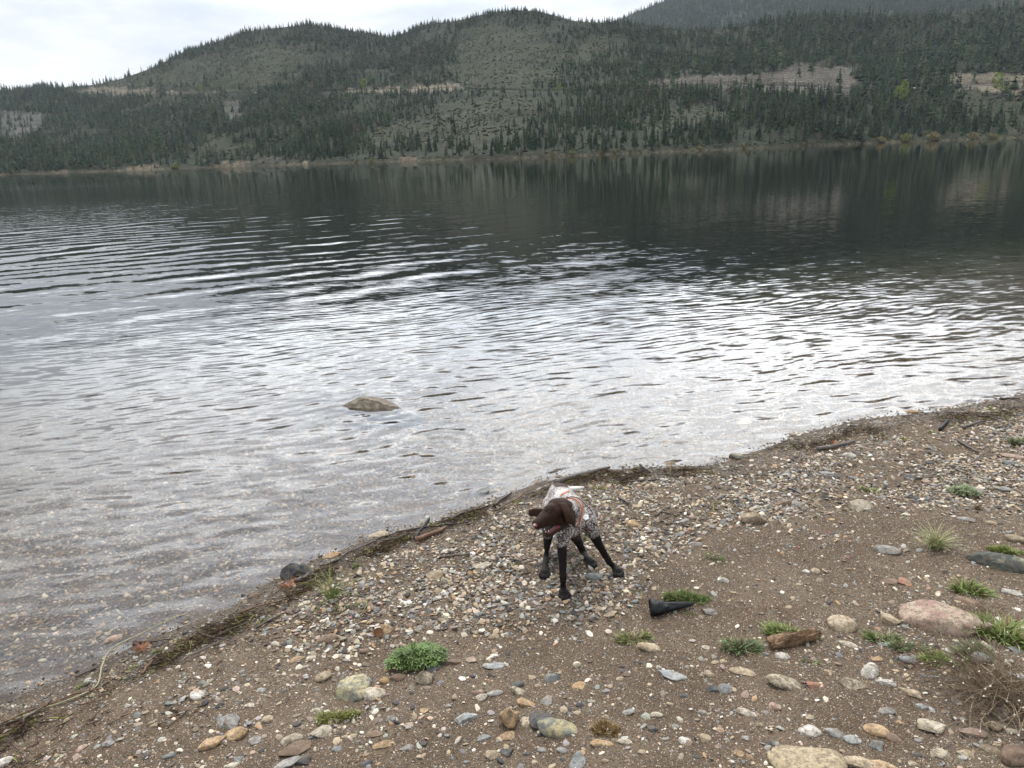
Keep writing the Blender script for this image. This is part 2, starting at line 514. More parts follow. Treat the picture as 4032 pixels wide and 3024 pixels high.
CLEAR = [  # open, cut or burnt slopes
    LC((680, 290), (900, 230), (1080, 190), (1180, 180), (1290, 195), (1400, 230), (1330, 280), (1240, 330), (1180, 372), (900, 392), (700, 388), (420, 372), (560, 320)),
    LC((240, 370), (420, 352), (600, 300), (700, 290), (700, 388), (300, 392)),
    LC((560, 430), (700, 405), (900, 405), (960, 425), (850, 440), (640, 455)),
    LC((1740, 520), (1880, 440), (2212, 395), (2212, 625), (2000, 630), (1750, 640), (1540, 610), (1560, 560)),
    LC((1950, 370), (1930, 330), (2000, 170), (2110, 90), (2212, 140), (2212, 385)),
    LC((820, 680), (900, 560), (1100, 640), (1000, 700)),
    RC((0, 140), (100, 130), (250, 220), (200, 330), (100, 375), (0, 385)),
    RC((0, 400), (110, 440), (110, 520), (0, 600)),
    RC((260, 240), (330, 165), (410, 170), (420, 200), (300, 290)),
    RC((470, 545), (650, 500), (750, 455), (900, 450), (930, 520), (800, 560), (600, 585)),
    RC((1880, 395), (2212, 395), (2212, 600), (2100, 560), (1960, 520), (1880, 460)),
]
BARE = [  # bare cut banks and scree
    (RC((570, 362), (600, 345), (900, 325), (1060, 325), (1150, 305), (1200, 280), (1260, 270), (1330, 285), (1490, 300), (1490, 350), (1470, 400), (1420, 440), (1290, 430), (1180, 400), (1000, 385), (800, 385), (600, 382)), (0.078, 0.070, 0.064)),
    (RC((1745, 392), (1830, 340), (1940, 312), (2000, 322), (2230, 312), (2230, 400), (2100, 402), (2000, 388), (1850, 378)), (0.115, 0.098, 0.080)),
    (LC((1470, 398), (1500, 385), (1840, 372), (1960, 358), (2010, 390), (1850, 400)), (0.14, 0.12, 0.10)),
    (LC((280, 395), (420, 380), (900, 392), (960, 400), (500, 412)), (0.11, 0.095, 0.078)),
    (LC((960, 430), (1040, 440), (1060, 530), (980, 530)), (0.065, 0.062, 0.056)),
    (LC((0, 480), (80, 480), (220, 495), (180, 560), (80, 605), (0, 590)), (0.065, 0.062, 0.062)),
    (LC((880, 724), (960, 703), (1090, 698), (1060, 720)), (0.105, 0.082, 0.062)),
    (LC((1285, 714), (1330, 693), (1370, 712)), (0.12, 0.10, 0.082)),
    (LC((1640, 702), (1760, 678), (1890, 694)), (0.085, 0.065, 0.055)),
    (LC((480, 742), (600, 716), (700, 722), (700, 732)), (0.09, 0.07, 0.054)),
    (LC((60, 757), (300, 733), (480, 742)), (0.09, 0.07, 0.055)),
]
KNOB = LC((1050, 712), (1150, 672), (1260, 688), (1292, 712))
hx, hy = project(HV)
hcol = np.tile(np.array([0.022, 0.026, 0.017]), (len(HV), 1))
j = np.stack([rng.normal(0, 9, len(HV)) + 60 * fbm(hx / 50, hy / 30, 3, 15), rng.normal(0, 7, len(HV)) + 34 * fbm(hx / 50, hy / 30, 3, 18)])
for P in CLEAR: hcol[inpoly(hx + j[0], hy + j[1], P)] = (0.033, 0.036, 0.023)
j = np.stack([rng.normal(0, 4, len(HV)) + 22 * fbm(hx / 18, hy / 18, 3, 5), rng.normal(0, 3, len(HV)) + 16 * fbm(hx / 18, hy / 18, 3, 8)])
for P, cc in BARE: hcol[inpoly(hx + j[0], hy + j[1], P)] = cc
hcol[inpoly(hx, hy, KNOB)] = (0.04, 0.04, 0.034)
rr_ = Rr.ravel(); strip = (rr_ - D0[None, :].repeat(len(Rr), 0).ravel())
hcol[(strip < 1.2)] = (0.07, 0.062, 0.048)
me = mesh_from('hillside', HV, grid_faces(len(q), len(Rr)), True, cols=hcol)
m, t, b = material('hillside', 0.97, 0.1)
at_ = t.new('ShaderNodeAttribute', attribute_name='col')
ob = t.new('ShaderNodeTexCoord').outputs['Object']
na = t.noise(ob, 0.35, 5, 0.7); nb = t.noise(t.mapping(ob, scale=(0.02, 0.02, 0.12)), 1.0, 4, 0.6)
f = t.math('MULTIPLY', t.ramp(na, [(0.36, 0.30), (0.47, 0.80), (0.55, 1.25), (0.64, 2.0)]), t.ramp(nb, [(0.3, 0.6), (0.7, 1.4)]))
tint = t.mix(t.noise(ob, 0.08, 3), (0.86, 1.0, 0.80), (1.12, 1.0, 0.96))
t.l.new(t.mix(1.0, t.vmath('SCALE', at_.outputs['Color'], scale=f), tint, 'MULTIPLY'), b.inputs['Base Color'])
bn = t.new('ShaderNodeBump'); bn.inputs['Strength'].default_value = 1.0; bn.inputs['Distance'].default_value = 1.5
t.l.new(na, bn.inputs['Height']); t.l.new(bn.outputs[0], b.inputs['Normal'])
me.materials.append(m)
tag(link('hillside', me), kind='structure')

# far mountain
mt = [(2300, 110), (2400, 95), (2444, 66), (2508, 36), (2563, 14), (2608, -3)]
mrid = curve([(x, y + 8) for x, y in [(1500, 300), (2100, 190), (2300, 130)] + mt[1:] + [(2900, -90), (3300, -180), (3800, -230), (4032, -240)]], lo=0.06, hi=0.30)
qm = np.linspace(-0.45, 1.25, 500); um = np.linspace(0, 1, 70)
QM, UM = np.meshgrid(qm, um)
RM = 1900 + 1500 * UM
def mt_z(q, u):
    r = 1900 + 1500 * u
    return r * (mrid(q) * (0.25 + 0.75 * u ** 0.9)) + 30 * fbm(r * np.sin(q) / 300, r * np.cos(q) / 300, 4, 23) * np.clip((1 - u) * 5, 0, 1)
ZM = mt_z(QM, UM)
RM = np.vstack([RM, RM[-1:] + 900]); ZM = np.vstack([ZM, ZM[-1:] * 0.6]); QM = np.vstack([QM, QM[-1:]])
MV = np.stack([RM * np.sin(QM), RM * np.cos(QM), ZM], -1).reshape(-1, 3)
me = mesh_from('mountain', MV, grid_faces(len(qm), len(RM)), True, mats=[m], cols=np.tile([0.045, 0.05, 0.04], (len(MV), 1)))
tag(link('mountain', me), kind='structure')

# road on its shelf
qr = np.linspace(-0.75, 0.75, 420)
TRr = np.clip(road_e(qr) / ridge_e(qr), 0.1, 0.8) ** (1 / PG)
rr, zz = hill_rz(qr, TRr); rr = d0f(qr) + (ridge_d(qr) - d0f(qr)) * TRr
zz = rr * ridge_e(qr) * TRr ** PG + 1.6
RV = []
for k, (dr, dz) in enumerate([(-0.5, -0.6), (-0.5, 0.14), (9.5, 0.14), (9.5, -0.6)]):
    RV.append(np.stack([(rr + dr) * np.sin(qr), (rr + dr) * np.cos(qr), zz + dz], -1))
RV = np.array(RV).reshape(-1, 3)
me = mesh_from('road', RV, grid_faces(len(qr), 4))
m, t, b = material('asphalt', 0.9)
t.l.new(t.ramp(t.noise(None, 3, 4), [(0.3, (0.09, 0.09, 0.09)), (0.7, (0.14, 0.14, 0.135))]), b.inputs['Base Color'])
me.materials.append(m)
tag(link('road', me), kind='structure')
ROAD = (qr, rr, zz)

# ------------------------------------------------------------------ air between here and the hills
v_ = [(x, y, z) for z in (-14.0, 1150.0) for x, y in ((-4600, -900), (4600, -900), (4600, 4700), (-4600, 4700))]
me = mesh_from('haze', v_, np.array([(3, 2, 1, 0), (4, 5, 6, 7), (0, 1, 5, 4), (1, 2, 6, 5), (2, 3, 7, 6), (3, 0, 4, 7)]))
m = bpy.data.materials.new('haze'); m.use_nodes = True
t = NT(m.node_tree); t.n.remove(t.n['Principled BSDF'])
pv = t.new('ShaderNodeVolumePrincipled'); pv.inputs['Color'].default_value = (0.80, 0.89, 1.0, 1)
pv.inputs['Density'].default_value = 0.000035; pv.inputs['Anisotropy'].default_value = 0.2
t.l.new(pv.outputs[0], t.n['Material Output'].inputs['Volume'])
me.materials.append(m)
tag(link('haze', me), kind='stuff', label='thin bluish air between the beach and the hills', cat='haze')

# ------------------------------------------------------------------ trees of the far shore
def conifer(tiers, per, seed, dead=0.0, bare=0.08, slim=1.0):
    """unit-height conifer crown as drooping fronds round a stem: verts, tris, per-vertex shade"""
    r = np.random.default_rng(seed)
    V = []; T = []
    for k in range(tiers):
        u = (k + 0.5) / tiers
        hgt = bare + (1 - bare) * u
        rad = 0.17 * slim * (1 - u) ** 0.85 + 0.012
        n = max(3, int(round(per * (1 - 0.45 * u))))
        a0 = r.uniform(0, 6.28)
        for j in range(n):
            if r.random() < dead: continue
            a = a0 + 6.283 * j / n + r.normal(0, 0.22)
            R_ = rad * r.uniform(0.62, 1.25)
            wd = 0.5 * 6.283 / n * R_ * r.uniform(0.7, 1.15) + 0.008
            ca, sa = math.cos(a), math.sin(a)
            top = hgt + r.uniform(0.3, 1.0) / tiers
            dz = hgt - R_ * r.uniform(0.25, 0.6)
            i = len(V)
            V += [(0, 0, top), (R_ * 0.72 * ca - wd * sa, R_ * 0.72 * sa + wd * ca, dz + 0.01), (R_ * ca, R_ * sa, dz + R_ * 0.12),
                  (R_ * 0.72 * ca + wd * sa, R_ * 0.72 * sa - wd * ca, dz + 0.01)]
            T += [(i, i + 1, i + 2), (i, i + 2, i + 3)]
    i = len(V)
    V += [(0.012, 0, 1 - 0.09), (-0.008, 0.01, 0.91), (-0.008, -0.01, 0.91), (0, 0, 1.02)]
    T += [(i, i + 1, i + 3), (i + 1, i + 2, i + 3), (i + 2, i, i + 3)]
    return np.array(V), np.array(T)


def pole(r0, r1, h, n=5, bend=0.0, z0=-0.05, seg=1):
    V = []; Fq = []
    for k in range(seg + 1):
        u = k / seg
        for j in range(n):
            a = 6.283 * j / n; r_ = r0 + (r1 - r0) * u
            V.append((r_ * math.cos(a) + bend * u * u, r_ * math.sin(a), z0 + (h - z0) * u))
    for k in range(seg):
        for j in range(n):
            Fq.append((k * n + j, k * n + (j + 1) % n, (k + 1) * n + (j + 1) % n, (k + 1) * n + j))
    return np.array(V), np.array(Fq)


def hmean(x):
    return np.interp(x, [-2000, 0, 1500, 2200, 2700, 3300, 4032, 6000], [14, 14, 10.5, 9, 12.5, 18, 18, 17])


def sample_slope(n, seed):
    r = np.random.default_rng(seed)
    qq = r.uniform(-0.78, 0.78, n)
    T = r.uniform(0, 1.03, n)
    D0 = d0f(qq); DR = ridge_d(qq)
    rad = D0 + (DR - D0) * T
    keep = r.random(n) < rad / 2300.0 * (DR - D0) / 1500.0       # uniform over the ground
    qq, T = qq[keep], T[keep]
    rr, zz = hill_rz(qq, np.minimum(T, 1.0))
    rr = d0f(qq) + (ridge_d(qq) - d0f(qq)) * T
    P = np.stack([rr * np.sin(qq), rr * np.cos(qq), zz], 1)
    return P, qq, T, rr


P, qq, T, rr = sample_slope(260000, 31)
px, py = project(P)
r2 = np.random.default_rng(5)
jx = r2.normal(0, 12, len(P)) + 60 * fbm(px / 50, py / 30, 3, 15); jy = r2.normal(0, 8, len(P)) + 34 * fbm(px / 50, py / 30, 3, 18)
clear = np.zeros(len(P), bool)
for C_ in CLEAR: clear |= inpoly(px + jx, py + jy, C_)
bare_ = np.zeros(len(P), bool)
for C_, _c in BARE: bare_ |= inpoly(px + jx * 0.3, py + jy * 0.3, C_)
bare_ |= inpoly(px, py, KNOB)
clump = fbm(P[:, 0] / 60, P[:, 1] / 60, 3, 77)
hm = hmean(px) * np.clip(0.9 + 0.25 * clump, 0.6, 1.3)
hh = hm * np.clip(r2.normal(0.82, 0.33, len(P)), 0.22, 1.7)
dens = 0.62 * np.clip(26.0 / (0.12 * hm * hm + 6), 0, 1) * np.clip(0.85 + 1.3 * clump, 0.25, 1)
dens = np.where(clear, 0.085 * np.clip(1 + 2.8 * clump, 0.1, 3), dens)
dens = np.where(bare_, 0.035, dens)
# the wood thins into open scrub along the lower middle slope
thin = inpoly(px + jx, py + jy, LC((1200, 620), (2212, 600), (2212, 680), (1200, 690)))
dens = np.where(thin, dens * 0.75, dens)
dr = rr - (d0f(qq) + (ridge_d(qq) - d0f(qq)) * np.clip(road_e(qq) / ridge_e(qq), 0.1, 0.8) ** (1 / PG))
dens = np.where((dr > -4) & (dr < 12), 0, dens)
# trees standing before the road cut
keep = (r2.random(len(P)) < dens) & (rr > d0f(qq) + 5)
P, px, py, T, rr, hh, clear, qq = [a[keep] for a in (P, px, py, T, rr, hh, clear, qq)]
hh = np.where(clear, hh * np.where(r2.random(len(hh)) < 0.6, 0.4, 0.8), hh)
hh = np.where(rr < d0f(qq) + 25, hh * 0.75, hh) * (0.98 - 0.16 * T)
print('forest trees', len(P))

# mountain behind
nm = 60000
qm_ = r2.uniform(0.02, 0.78, nm); um_ = r2.uniform(0.0, 1.0, nm)
rm_ = 1900 + 1500 * um_
PM = np.stack([rm_ * np.sin(qm_), rm_ * np.cos(qm_), mt_z(qm_, um_)], 1)
mx_, my_ = project(PM)
clM = fbm(PM[:, 0] / 90, PM[:, 1] / 90, 3, 12)
km = (my_ > -60) & (PM[:, 2] / rm_ > ridge_e(qm_) - 0.012) & (mx_ < 4300) & (r2.random(nm) < rm_ / 3400 * np.clip(0.9 + clM, 0.2, 1))
PM = PM[km]; hM = 17 * np.clip(r2.normal(0.9, 0.22, len(PM)), 0.4, 1.5)
print('mountain trees', len(PM))

hpx = F * hh / rr
vis = (px > -20) & (px < W + 20) & (py > 40)
shorel = rr - d0f(qq)
score = np.where(vis, hpx * np.where(shorel < 60, 1.5, 1.0), 0)
order = np.argsort(-score)
ind = order[:282]
rest = np.ones(len(P), bool); rest[ind] = False

GREENS = np.array([(0.022, 0.046, 0.024), (0.030, 0.054, 0.024), (0.018, 0.038, 0.026), (0.040, 0.062, 0.027), (0.050, 0.066, 0.032)])


def scatter_mesh(name, protos, P, h, rad, cols, seed, sub_shade=0.24):
    """one mesh of many copies of unit prototypes"""
    r = np.random.default_rng(seed)
    which = r.integers(0, len(protos), len(P))
    VV = []; TT = []; CC = []; off = 0
    for k, (V, T_) in enumerate(protos):
        s = np.where(which == k)[0]
        if not len(s): continue
        a = r.uniform(0, 6.283, len(s)); ca = np.cos(a)[:, None]; sa = np.sin(a)[:, None]
        x = V[None, :, 0] * ca - V[None, :, 1] * sa; y = V[None, :, 0] * sa + V[None, :, 1] * ca
        lean = r.normal(0, 0.02, (2, len(s), 1))
        X_ = P[s, 0, None] + (x * rad[s, None] + lean[0] * V[None, :, 2]) * h[s, None]
        Y_ = P[s, 1, None] + (y * rad[s, None] + lean[1] * V[None, :, 2]) * h[s, None]
        Z_ = P[s, 2, None] + V[None, :, 2] * h[s, None] - 0.3
        VV.append(np.stack([X_, Y_, Z_], -1).reshape(-1, 3))
        TT.append((T_[None] + (off + np.arange(len(s)) * len(V))[:, None, None]).reshape(-1, T_.shape[1]))
        off += len(s) * len(V)
        sh = np.random.default_rng(seed + k).uniform(1 - sub_shade, 1 + sub_shade, (len(V) // 4 + 1)).repeat(4)[:len(V)]
        CC.append((cols[s][:, None, :] * sh[None, :, None]).reshape(-1, 3))
    return mesh_from(name, np.concatenate(VV), np.concatenate(TT), False, cols=np.concatenate(CC))


m_crown = attr_mat('conifer_needles', 0.85, 0.2, 0.45, 0.35)
m_rest = m_crown
c_ = GREENS[r2.integers(0, 5, len(P))] * r2.uniform(0.7, 1.35, (len(P), 1))
brown = r2.random(len(P)) < 0.05
c_[brown] = np.array([0.085, 0.070, 0.055]) * r2.uniform(0.8, 1.3, (brown.sum(), 1))
radv = r2.uniform(0.7, 1.55, len(P))
nearp = [conifer(9, 6, s, slim=sl) for s, sl in ((1, 1), (2, .85), (3, 1.15), (4, 0.75))]
farp = [conifer(6, 4, s, slim=1.15) for s in (11, 12, 13, 14)]
nm_ = rest & (rr < 850); fm_ = rest & (rr >= 850)
me = scatter_mesh('conifer_forest', nearp, P[nm_], hh[nm_], radv[nm_], c_[nm_], 1); me.materials.append(m_rest)
tag(link('conifer_forest', me), kind='stuff', label='dense dark green conifer wood covering the lower slope above the far shore', cat='forest')
me = scatter_mesh('distant_forest', farp, P[fm_], hh[fm_], radv[fm_], c_[fm_], 2); me.materials.append(m_rest)
tag(link('distant_forest', me), kind='stuff', label='dark conifer wood on the upper hillside up to the skyline ridge', cat='forest')
cM = GREENS[r2.integers(0, 5, len(PM))] * r2.uniform(0.75, 1.3, (len(PM), 1))
me = scatter_mesh('mountain_forest', farp, PM, hM, r2.uniform(0.9, 1.4, len(PM)), cM, 3); me.materials.append(m_rest)
tag(link('mountain_forest', me), kind='stuff', label='bluish conifer wood on the far mountain at the upper right', cat='forest')
# grey snags standing in the wood
sn = np.where(rest & (rr < 1000))[0]; sn = sn[r2.random(len(sn)) < 0.035]
Pp, Pf = pole(0.010, 0.004, 1.0, 3)
me = scatter_mesh('snag', [(Pp, Pf)], P[sn] + r2.normal(0, 2, (len(sn), 3)) * (1, 1, 0), hh[sn] * 1.12, np.ones(len(sn)), np.tile([0.33, 0.31, 0.28], (len(sn), 1)), 4, 0.1)
me.materials.append(attr_mat('grey_wood', 0.9, 0.1, 0.2, 3))
tag(link('snags', me), kind='stuff', label='thin pale dead trunks standing among the conifers', cat='dead trees')

# low scrub on the cleared slopes
P2, q2, T2, r2r = sample_slope(170000, 77)
x2, y2 = project(P2)
jx, jy = rng.normal(0, 7, (2, len(P2)))
cl_ = np.zeros(len(P2), bool)
for C_ in CLEAR: cl_ |= inpoly(x2 + jx, y2 + jy, C_)
cl_ |= inpoly(x2, y2, KNOB) | ((r2r - d0f(q2) < 30) & (rng.random(len(P2)) < 0.5)) | (rng.random(len(P2)) < 0.10)
for C_, _c in BARE: cl_ &= ~inpoly(x2, y2, C_)
cl_ &= (fbm(P2[:, 0] / 18, P2[:, 1] / 18, 2, 9) > -0.25) & (r2r > d0f(q2) + 4)
P2 = P2[cl_]
def blob(seed):
    r = np.random.default_rng(seed); V = []; T_ = []
    for k in range(9):
        a = r.uniform(0, 6.28); el = r.uniform(0.1, 1.3)
        d = np.array([math.cos(a) * math.cos(el), math.sin(a) * math.cos(el), math.sin(el)]) * r.uniform(0.7, 1.0)
        s1 = r.normal(0, 0.45, 3); s2 = r.normal(0, 0.45, 3); i = len(V)
        V += [d + s1, d + s2, d - s1 * 0.6 - s2 * 0.6, d * 0.4]; T_ += [(i, i + 1, i + 2), (i, i + 2, i + 3)]
    return np.array(V), np.array(T_)
sc_ = np.array([(0.046, 0.054, 0.027), (0.038, 0.050, 0.025), (0.060, 0.060, 0.036), (0.030, 0.042, 0.022), (0.078, 0.072, 0.052)])[rng.integers(0, 5, len(P2))]
me = scatter_mesh('scrub', [blob(s) for s in range(5)], P2, rng.uniform(0.4, 1.25, len(P2)), np.full(len(P2), 1.3), sc_, 8)
me.materials.append(m_rest)
tag(link('hillside_scrub', me), kind='stuff', label='low green-grey scrub and fallen timber on the open hillside clearings', cat='scrub')

# individual conifers, the ones that stand largest
m_ind, t, b = material('conifer_crown', 0.85, 0.2)
at_ = t.new('ShaderNodeAttribute', attribute_name='col'); oi = t.new('ShaderNodeObjectInfo')
rampc = t.ramp(oi.outputs['Random'], [(0.0, (0.024, 0.045, 0.028)), (0.35, (0.032, 0.055, 0.030)), (0.7, (0.045, 0.065, 0.034)), (1.0, (0.026, 0.044, 0.034))])
t.l.new(t.vmath('MULTIPLY', at_.outputs['Color'], rampc), b.inputs['Base Color'])
m_bark, t, b = material('bark', 0.9, 0.1)
t.l.new(t.ramp(t.noise(t.new('ShaderNodeTexCoord').outputs['Object'], 20, 3), [(0.3, (0.09, 0.075, 0.06)), (0.7, (0.17, 0.145, 0.12))]), b.inputs['Base Color'])
crowns = []
for s in range(7):
    V, T_ = conifer(15, 8, 100 + s, bare=[0.1, 0.06, 0.22, 0.12, 0.05, 0.3, 0.1][s], slim=[1, .85, .8, 1.15, .95, .75, 1.05][s])
    sh = np.random.default_rng(s).uniform(0.65, 1.35, len(V) // 4 + 1).repeat(4)[:len(V)]
    mc = mesh_from('crown', V, T_, False, mats=[m_ind], cols=np.stack([sh] * 3, 1))
    Vt, Ft = pole(0.014, 0.003, 0.98, 6)
    crowns.append((mc, mesh_from('trunk', Vt, Ft, True, mats=[m_bark])))
labels_c = [('conifer standing at the far shoreline of the left third of the lake', 'conifers along the left far shore'),
            ('slender conifer standing near the water in the middle of the far shore', 'conifers along the middle far shore'),
            ('tall dark conifer standing in the wood on the right far shore', 'conifers along the right far shore')]
ZN = [(300, 'at the left end of the far shore'), (700, 'on the left far shore before the dark wood'), (1150, 'by the tan cliffs of the left far shore'), (1500, 'left of the reddish shore bank'), (1800, 'by the reddish shore bank'),
      (2100, 'below the big middle clearing'), (2350, 'right of the big middle clearing'), (2600, 'left of the small grassy clearing'), (2850, 'below the small grassy clearing'), (3080, 'below the grey road cut'), (3330, 'below the right end of the grey road cut'),
      (3480, 'left of the lime aspens'), (3650, 'below the white truck'), (3850, 'left of the tan road cut'), (9999, 'below the tan road cut at the right')]
for i in ind:
    k = next(j_ for j_, z_ in enumerate(ZN) if px[i] < z_[0])
    sz_ = 'tall' if hpx[i] > np.percentile(hpx[ind], 66) else ('middle-sized' if hpx[i] > np.percentile(hpx[ind], 33) else 'short')
    wd_ = 'slender' if radv[i] < 0.95 else ('broad' if radv[i] > 1.3 else 'dark')
    pl_ = 'at the water' if rr[i] - d0f(qq[i]) < 35 else ('in the second rank' if rr[i] - d0f(qq[i]) < 90 else 'higher up the slope')
    lab_ = '%s %s conifer %s, %s' % (sz_, wd_, pl_, ZN[k][1])
    e_ = bpy.data.objects.new('conifer_tree', None); COL.objects.link(e_)
    e_.location = P[i] - np.array([0, 0, 0.3]); e_.scale = (hh[i] * radv[i], hh[i] * radv[i], hh[i]); e_.rotation_euler = (rng.normal(0, .015), rng.normal(0, .015), rng.uniform(0, 6.28))
    tag(e_, lab_, 'conifer', 'conifers ' + ZN[k][1])
    mc, mt_ = crowns[rng.integers(0, 7)]
    link('crown', mc, e_); link('trunk', mt_, e_)


def on_slope(pxx, pyy):
    a, e = azt([(pxx, pyy)])
    T_ = np.clip(e / ridge_e(a), 0.0, 1) ** (1 / PG)
    r_, z_ = hill_rz(a, T_)
    r_ = d0f(a) + (ridge_d(a) - d0f(a)) * T_
    return np.array([r_[0] * math.sin(a[0]), r_[0] * math.cos(a[0]), z_[0]]), r_[0], a[0]


def leaf_ball(seed, n, size, shape=(1, 1, 1), hollow=0.55):
    r = np.random.default_rng(seed)
    d = r.normal(0, 1, (n, 3)); d /= np.linalg.norm(d, axis=1)[:, None]
    d = d * (hollow + (1 - hollow) * r.random((n, 1)) ** 0.6) * np.array(shape)
    a = r.normal(0, size, (n, 3)); b_ = r.normal(0, size, (n, 3))
    V = np.stack([d + a, d + b_, d - a * 0.7, d - b_ * 0.7], 1).reshape(-1, 3)
    return V, np.arange(4 * n).reshape(-1, 4)


def leaf_material(name, stops, rough=0.8):
    m, t, b = material(name, rough, 0.25)
    nz = t.noise(t.new('ShaderNodeTexCoord').outputs['Object'], 4.0, 4, 0.7)
    t.l.new(t.ramp(nz, stops), b.inputs['Base Color'])
    return m


m_asp = leaf_material('aspen_leaves', [(0.35, (0.13, 0.17, 0.035)), (0.65, (0.23, 0.27, 0.06))])
for pxx, pyy, hp, wp, lab in [
    (1434, 354, 42, 26, 'yellow-green aspen beside the road left of the hill’s middle'),
    (791, 360, 26, 14, 'small yellow-green aspen beside the road on the left hill'),
    (2203, 366, 38, 20, 'slim lime aspen at the road just right of the middle clearing'),
    (3532, 404, 66, 26, 'lime-green aspen, the left one of the pair below the white truck'),
    (3556, 400, 80, 28, 'taller lime-green aspen, the right one of the pair below the white truck'),
    (3922, 372, 62, 34, 'pale yellowish aspen before the right road cut'),
    (3950, 380, 34, 26, 'short pale aspen right of the one before the road cut')]:
    p, r_, a_ = on_slope(pxx, pyy)
    h_ = hp * r_ / F; w_ = wp * r_ / F
    e_ = bpy.data.objects.new('aspen_tree', None); COL.objects.link(e_); e_.location = p
    tag(e_, lab.replace('’', "'"), 'aspen', 'aspens on the far hillside')
    V, Fq = leaf_ball(int(pxx), 420, 0.055, (0.5, 0.5, 1))
    V = V * np.array([w_, w_, h_ * 0.42]) + np.array([0, 0, h_ * 0.60])
    link('crown', mesh_from('crown', V, Fq, False, mats=[m_asp]), e_)
    V, Fq = pole(0.16, 0.06, h_ * 0.85, 6)
    link('trunk', mesh_from('trunk', V, Fq, True, mats=[m_bark]), e_)

m_sh = [leaf_material('willow_twigs_tan', [(0.35, (0.15, 0.125, 0.065)), (0.65, (0.27, 0.23, 0.12))]),
        leaf_material('willow_twigs_green', [(0.35, (0.11, 0.12, 0.045)), (0.65, (0.21, 0.22, 0.09))])]
shr = [(RC((1592, 0))[0][0], 34, 0, 'round tan shrub, first one right of the long bare stretch of far shore'),
       (RC((1697, 0))[0][0], 42, 1, 'broad yellow-green shrub on the far shore below the lime aspens'),
       (RC((1815, 0))[0][0], 44, 0, 'wide twiggy tan shrub on the far shore below the white truck'),
       (RC((1990, 0))[0][0], 36, 0, 'round tan shrub on the right far shore below the road cut'),
       (RC((2063, 0))[0][0], 26, 1, 'yellowish shrub, left of the close pair at the right end of the far shore'),
       (RC((2085, 0))[0][0], 20, 0, 'smallest tan shrub, right of the close pair at the right end of the far shore'),
       (RC((995, 0))[0][0], 24, 0, 'tan shrub on the far shore under the green knoll clearing'),
       (RC((810, 0))[0][0], 22, 0, 'pinkish tan shrub beside driftwood on the middle far shore'),
       (RC((1255, 0))[0][0], 18, 0, 'small tan shrub against tall conifers on the far shore'),
       (RC((440, 0))[0][0], 24, 0, 'tan shrub, left of the close row of three on the middle far shore'),
       (RC((510, 0))[0][0], 18, 1, 'green shrub in the middle of the row of three on the far shore'),
       (RC((550, 0))[0][0], 16, 1, 'small green shrub, right end of the row of three on the far shore'),
       (RC((380, 0))[0][0], 22, 0, 'pale tan shrub just left of the row of three on the far shore'),
       (RC((260, 0))[0][0], 28, 1, 'largest rounded shrub of the middle far shore'),
       (RC((180, 0))[0][0], 24, 0, 'tan shrub between two others at the middle of the far shore'),
       (RC((130, 0))[0][0], 18, 0, 'reddish tan shrub at the middle of the far shore'),
       (LC((1537, 0))[0][0], 16, 0, 'small tan shrub beside the reddish shore bank'),
       (LC((1605, 0))[0][0], 22, 1, 'dull green shrub at the left end of the reddish shore bank'),
       (LC((1915, 0))[0][0], 18, 1, 'yellow-green shrub at the right end of the reddish shore bank'),
       (LC((2060, 0))[0][0], 18, 0, 'tan shrub on the far shore below the big middle clearing'),
       (LC((760, 0))[0][0], 30, 1, 'pale green shrub above the tan cliffs on the left far shore')]
for xs, wp, mi, lab in shr:
    a, _ = azt([(xs, HL + (HR - HL) * xs / W + 12)])
    r_ = d0f(a)[0] + 4.5; w_ = wp * r_ / F / 2
    p = np.array([r_ * math.sin(a[0]), r_ * math.cos(a[0]), 0.9])
    e_ = bpy.data.objects.new('shore_shrub', None); COL.objects.link(e_); e_.location = p
    tag(e_, lab, 'shrub', 'shrubs along the far waterline')
    V, Fq = leaf_ball(int(xs), 320, 0.10, (1, 1, 0.8), 0.5)
    V[:, 2] = np.abs(V[:, 2] + 0.35)
    link('foliage', mesh_from('foliage', V * w_, Fq, False, mats=[m_sh[mi]]), e_)
    V, Fq = pole(0.10 * w_, 0.03 * w_, 0.9 * w_, 5)
    link('stem', mesh_from('stem', V, Fq, True, mats=[m_bark]), e_)


def box(x0, x1, y0, y1, z0, z1):
    V = np.array([(x, y, z) for z in (z0, z1) for x, y in ((x0, y0), (x1, y0), (x1, y1), (x0, y1))], float)
    Fq = np.array([(3, 2, 1, 0), (4, 5, 6, 7), (0, 1, 5, 4), (1, 2, 6, 5), (2, 3, 7, 6), (3, 0, 4, 7)])
    return V, Fq


def cyl(c, r, axis, w_, n=12):
    V = []
    for s in (-1, 1):
        for j in range(n):
            a = 6.283 * j / n
            o = {'y': (r * math.cos(a), s * w_ / 2, r * math.sin(a))}[axis]
            V.append((c[0] + o[0], c[1] + o[1], c[2] + o[2]))
    Fq = [(j, (j + 1) % n, n + (j + 1) % n, n + j) for j in range(n)]
    V += [(c[0], c[1] - w_ / 2, c[2]), (c[0], c[1] + w_ / 2, c[2])]
    T_ = [(2 * n, (j + 1) % n, j) for j in range(n)] + [(2 * n + 1, n + j, n + (j + 1) % n) for j in range(n)]
    return np.array(V), [np.array(Fq), np.array(T_)]


def join(parts):
    V = []; Q = {}; off = 0
    for v, f in parts:
        fs = f if isinstance(f, list) else [f]
        for ff in fs: Q.setdefault(ff.shape[1], []).append(ff + off)
        V.append(v); off += len(v)
    return np.concatenate(V), [np.concatenate(x) for x in Q.values()]


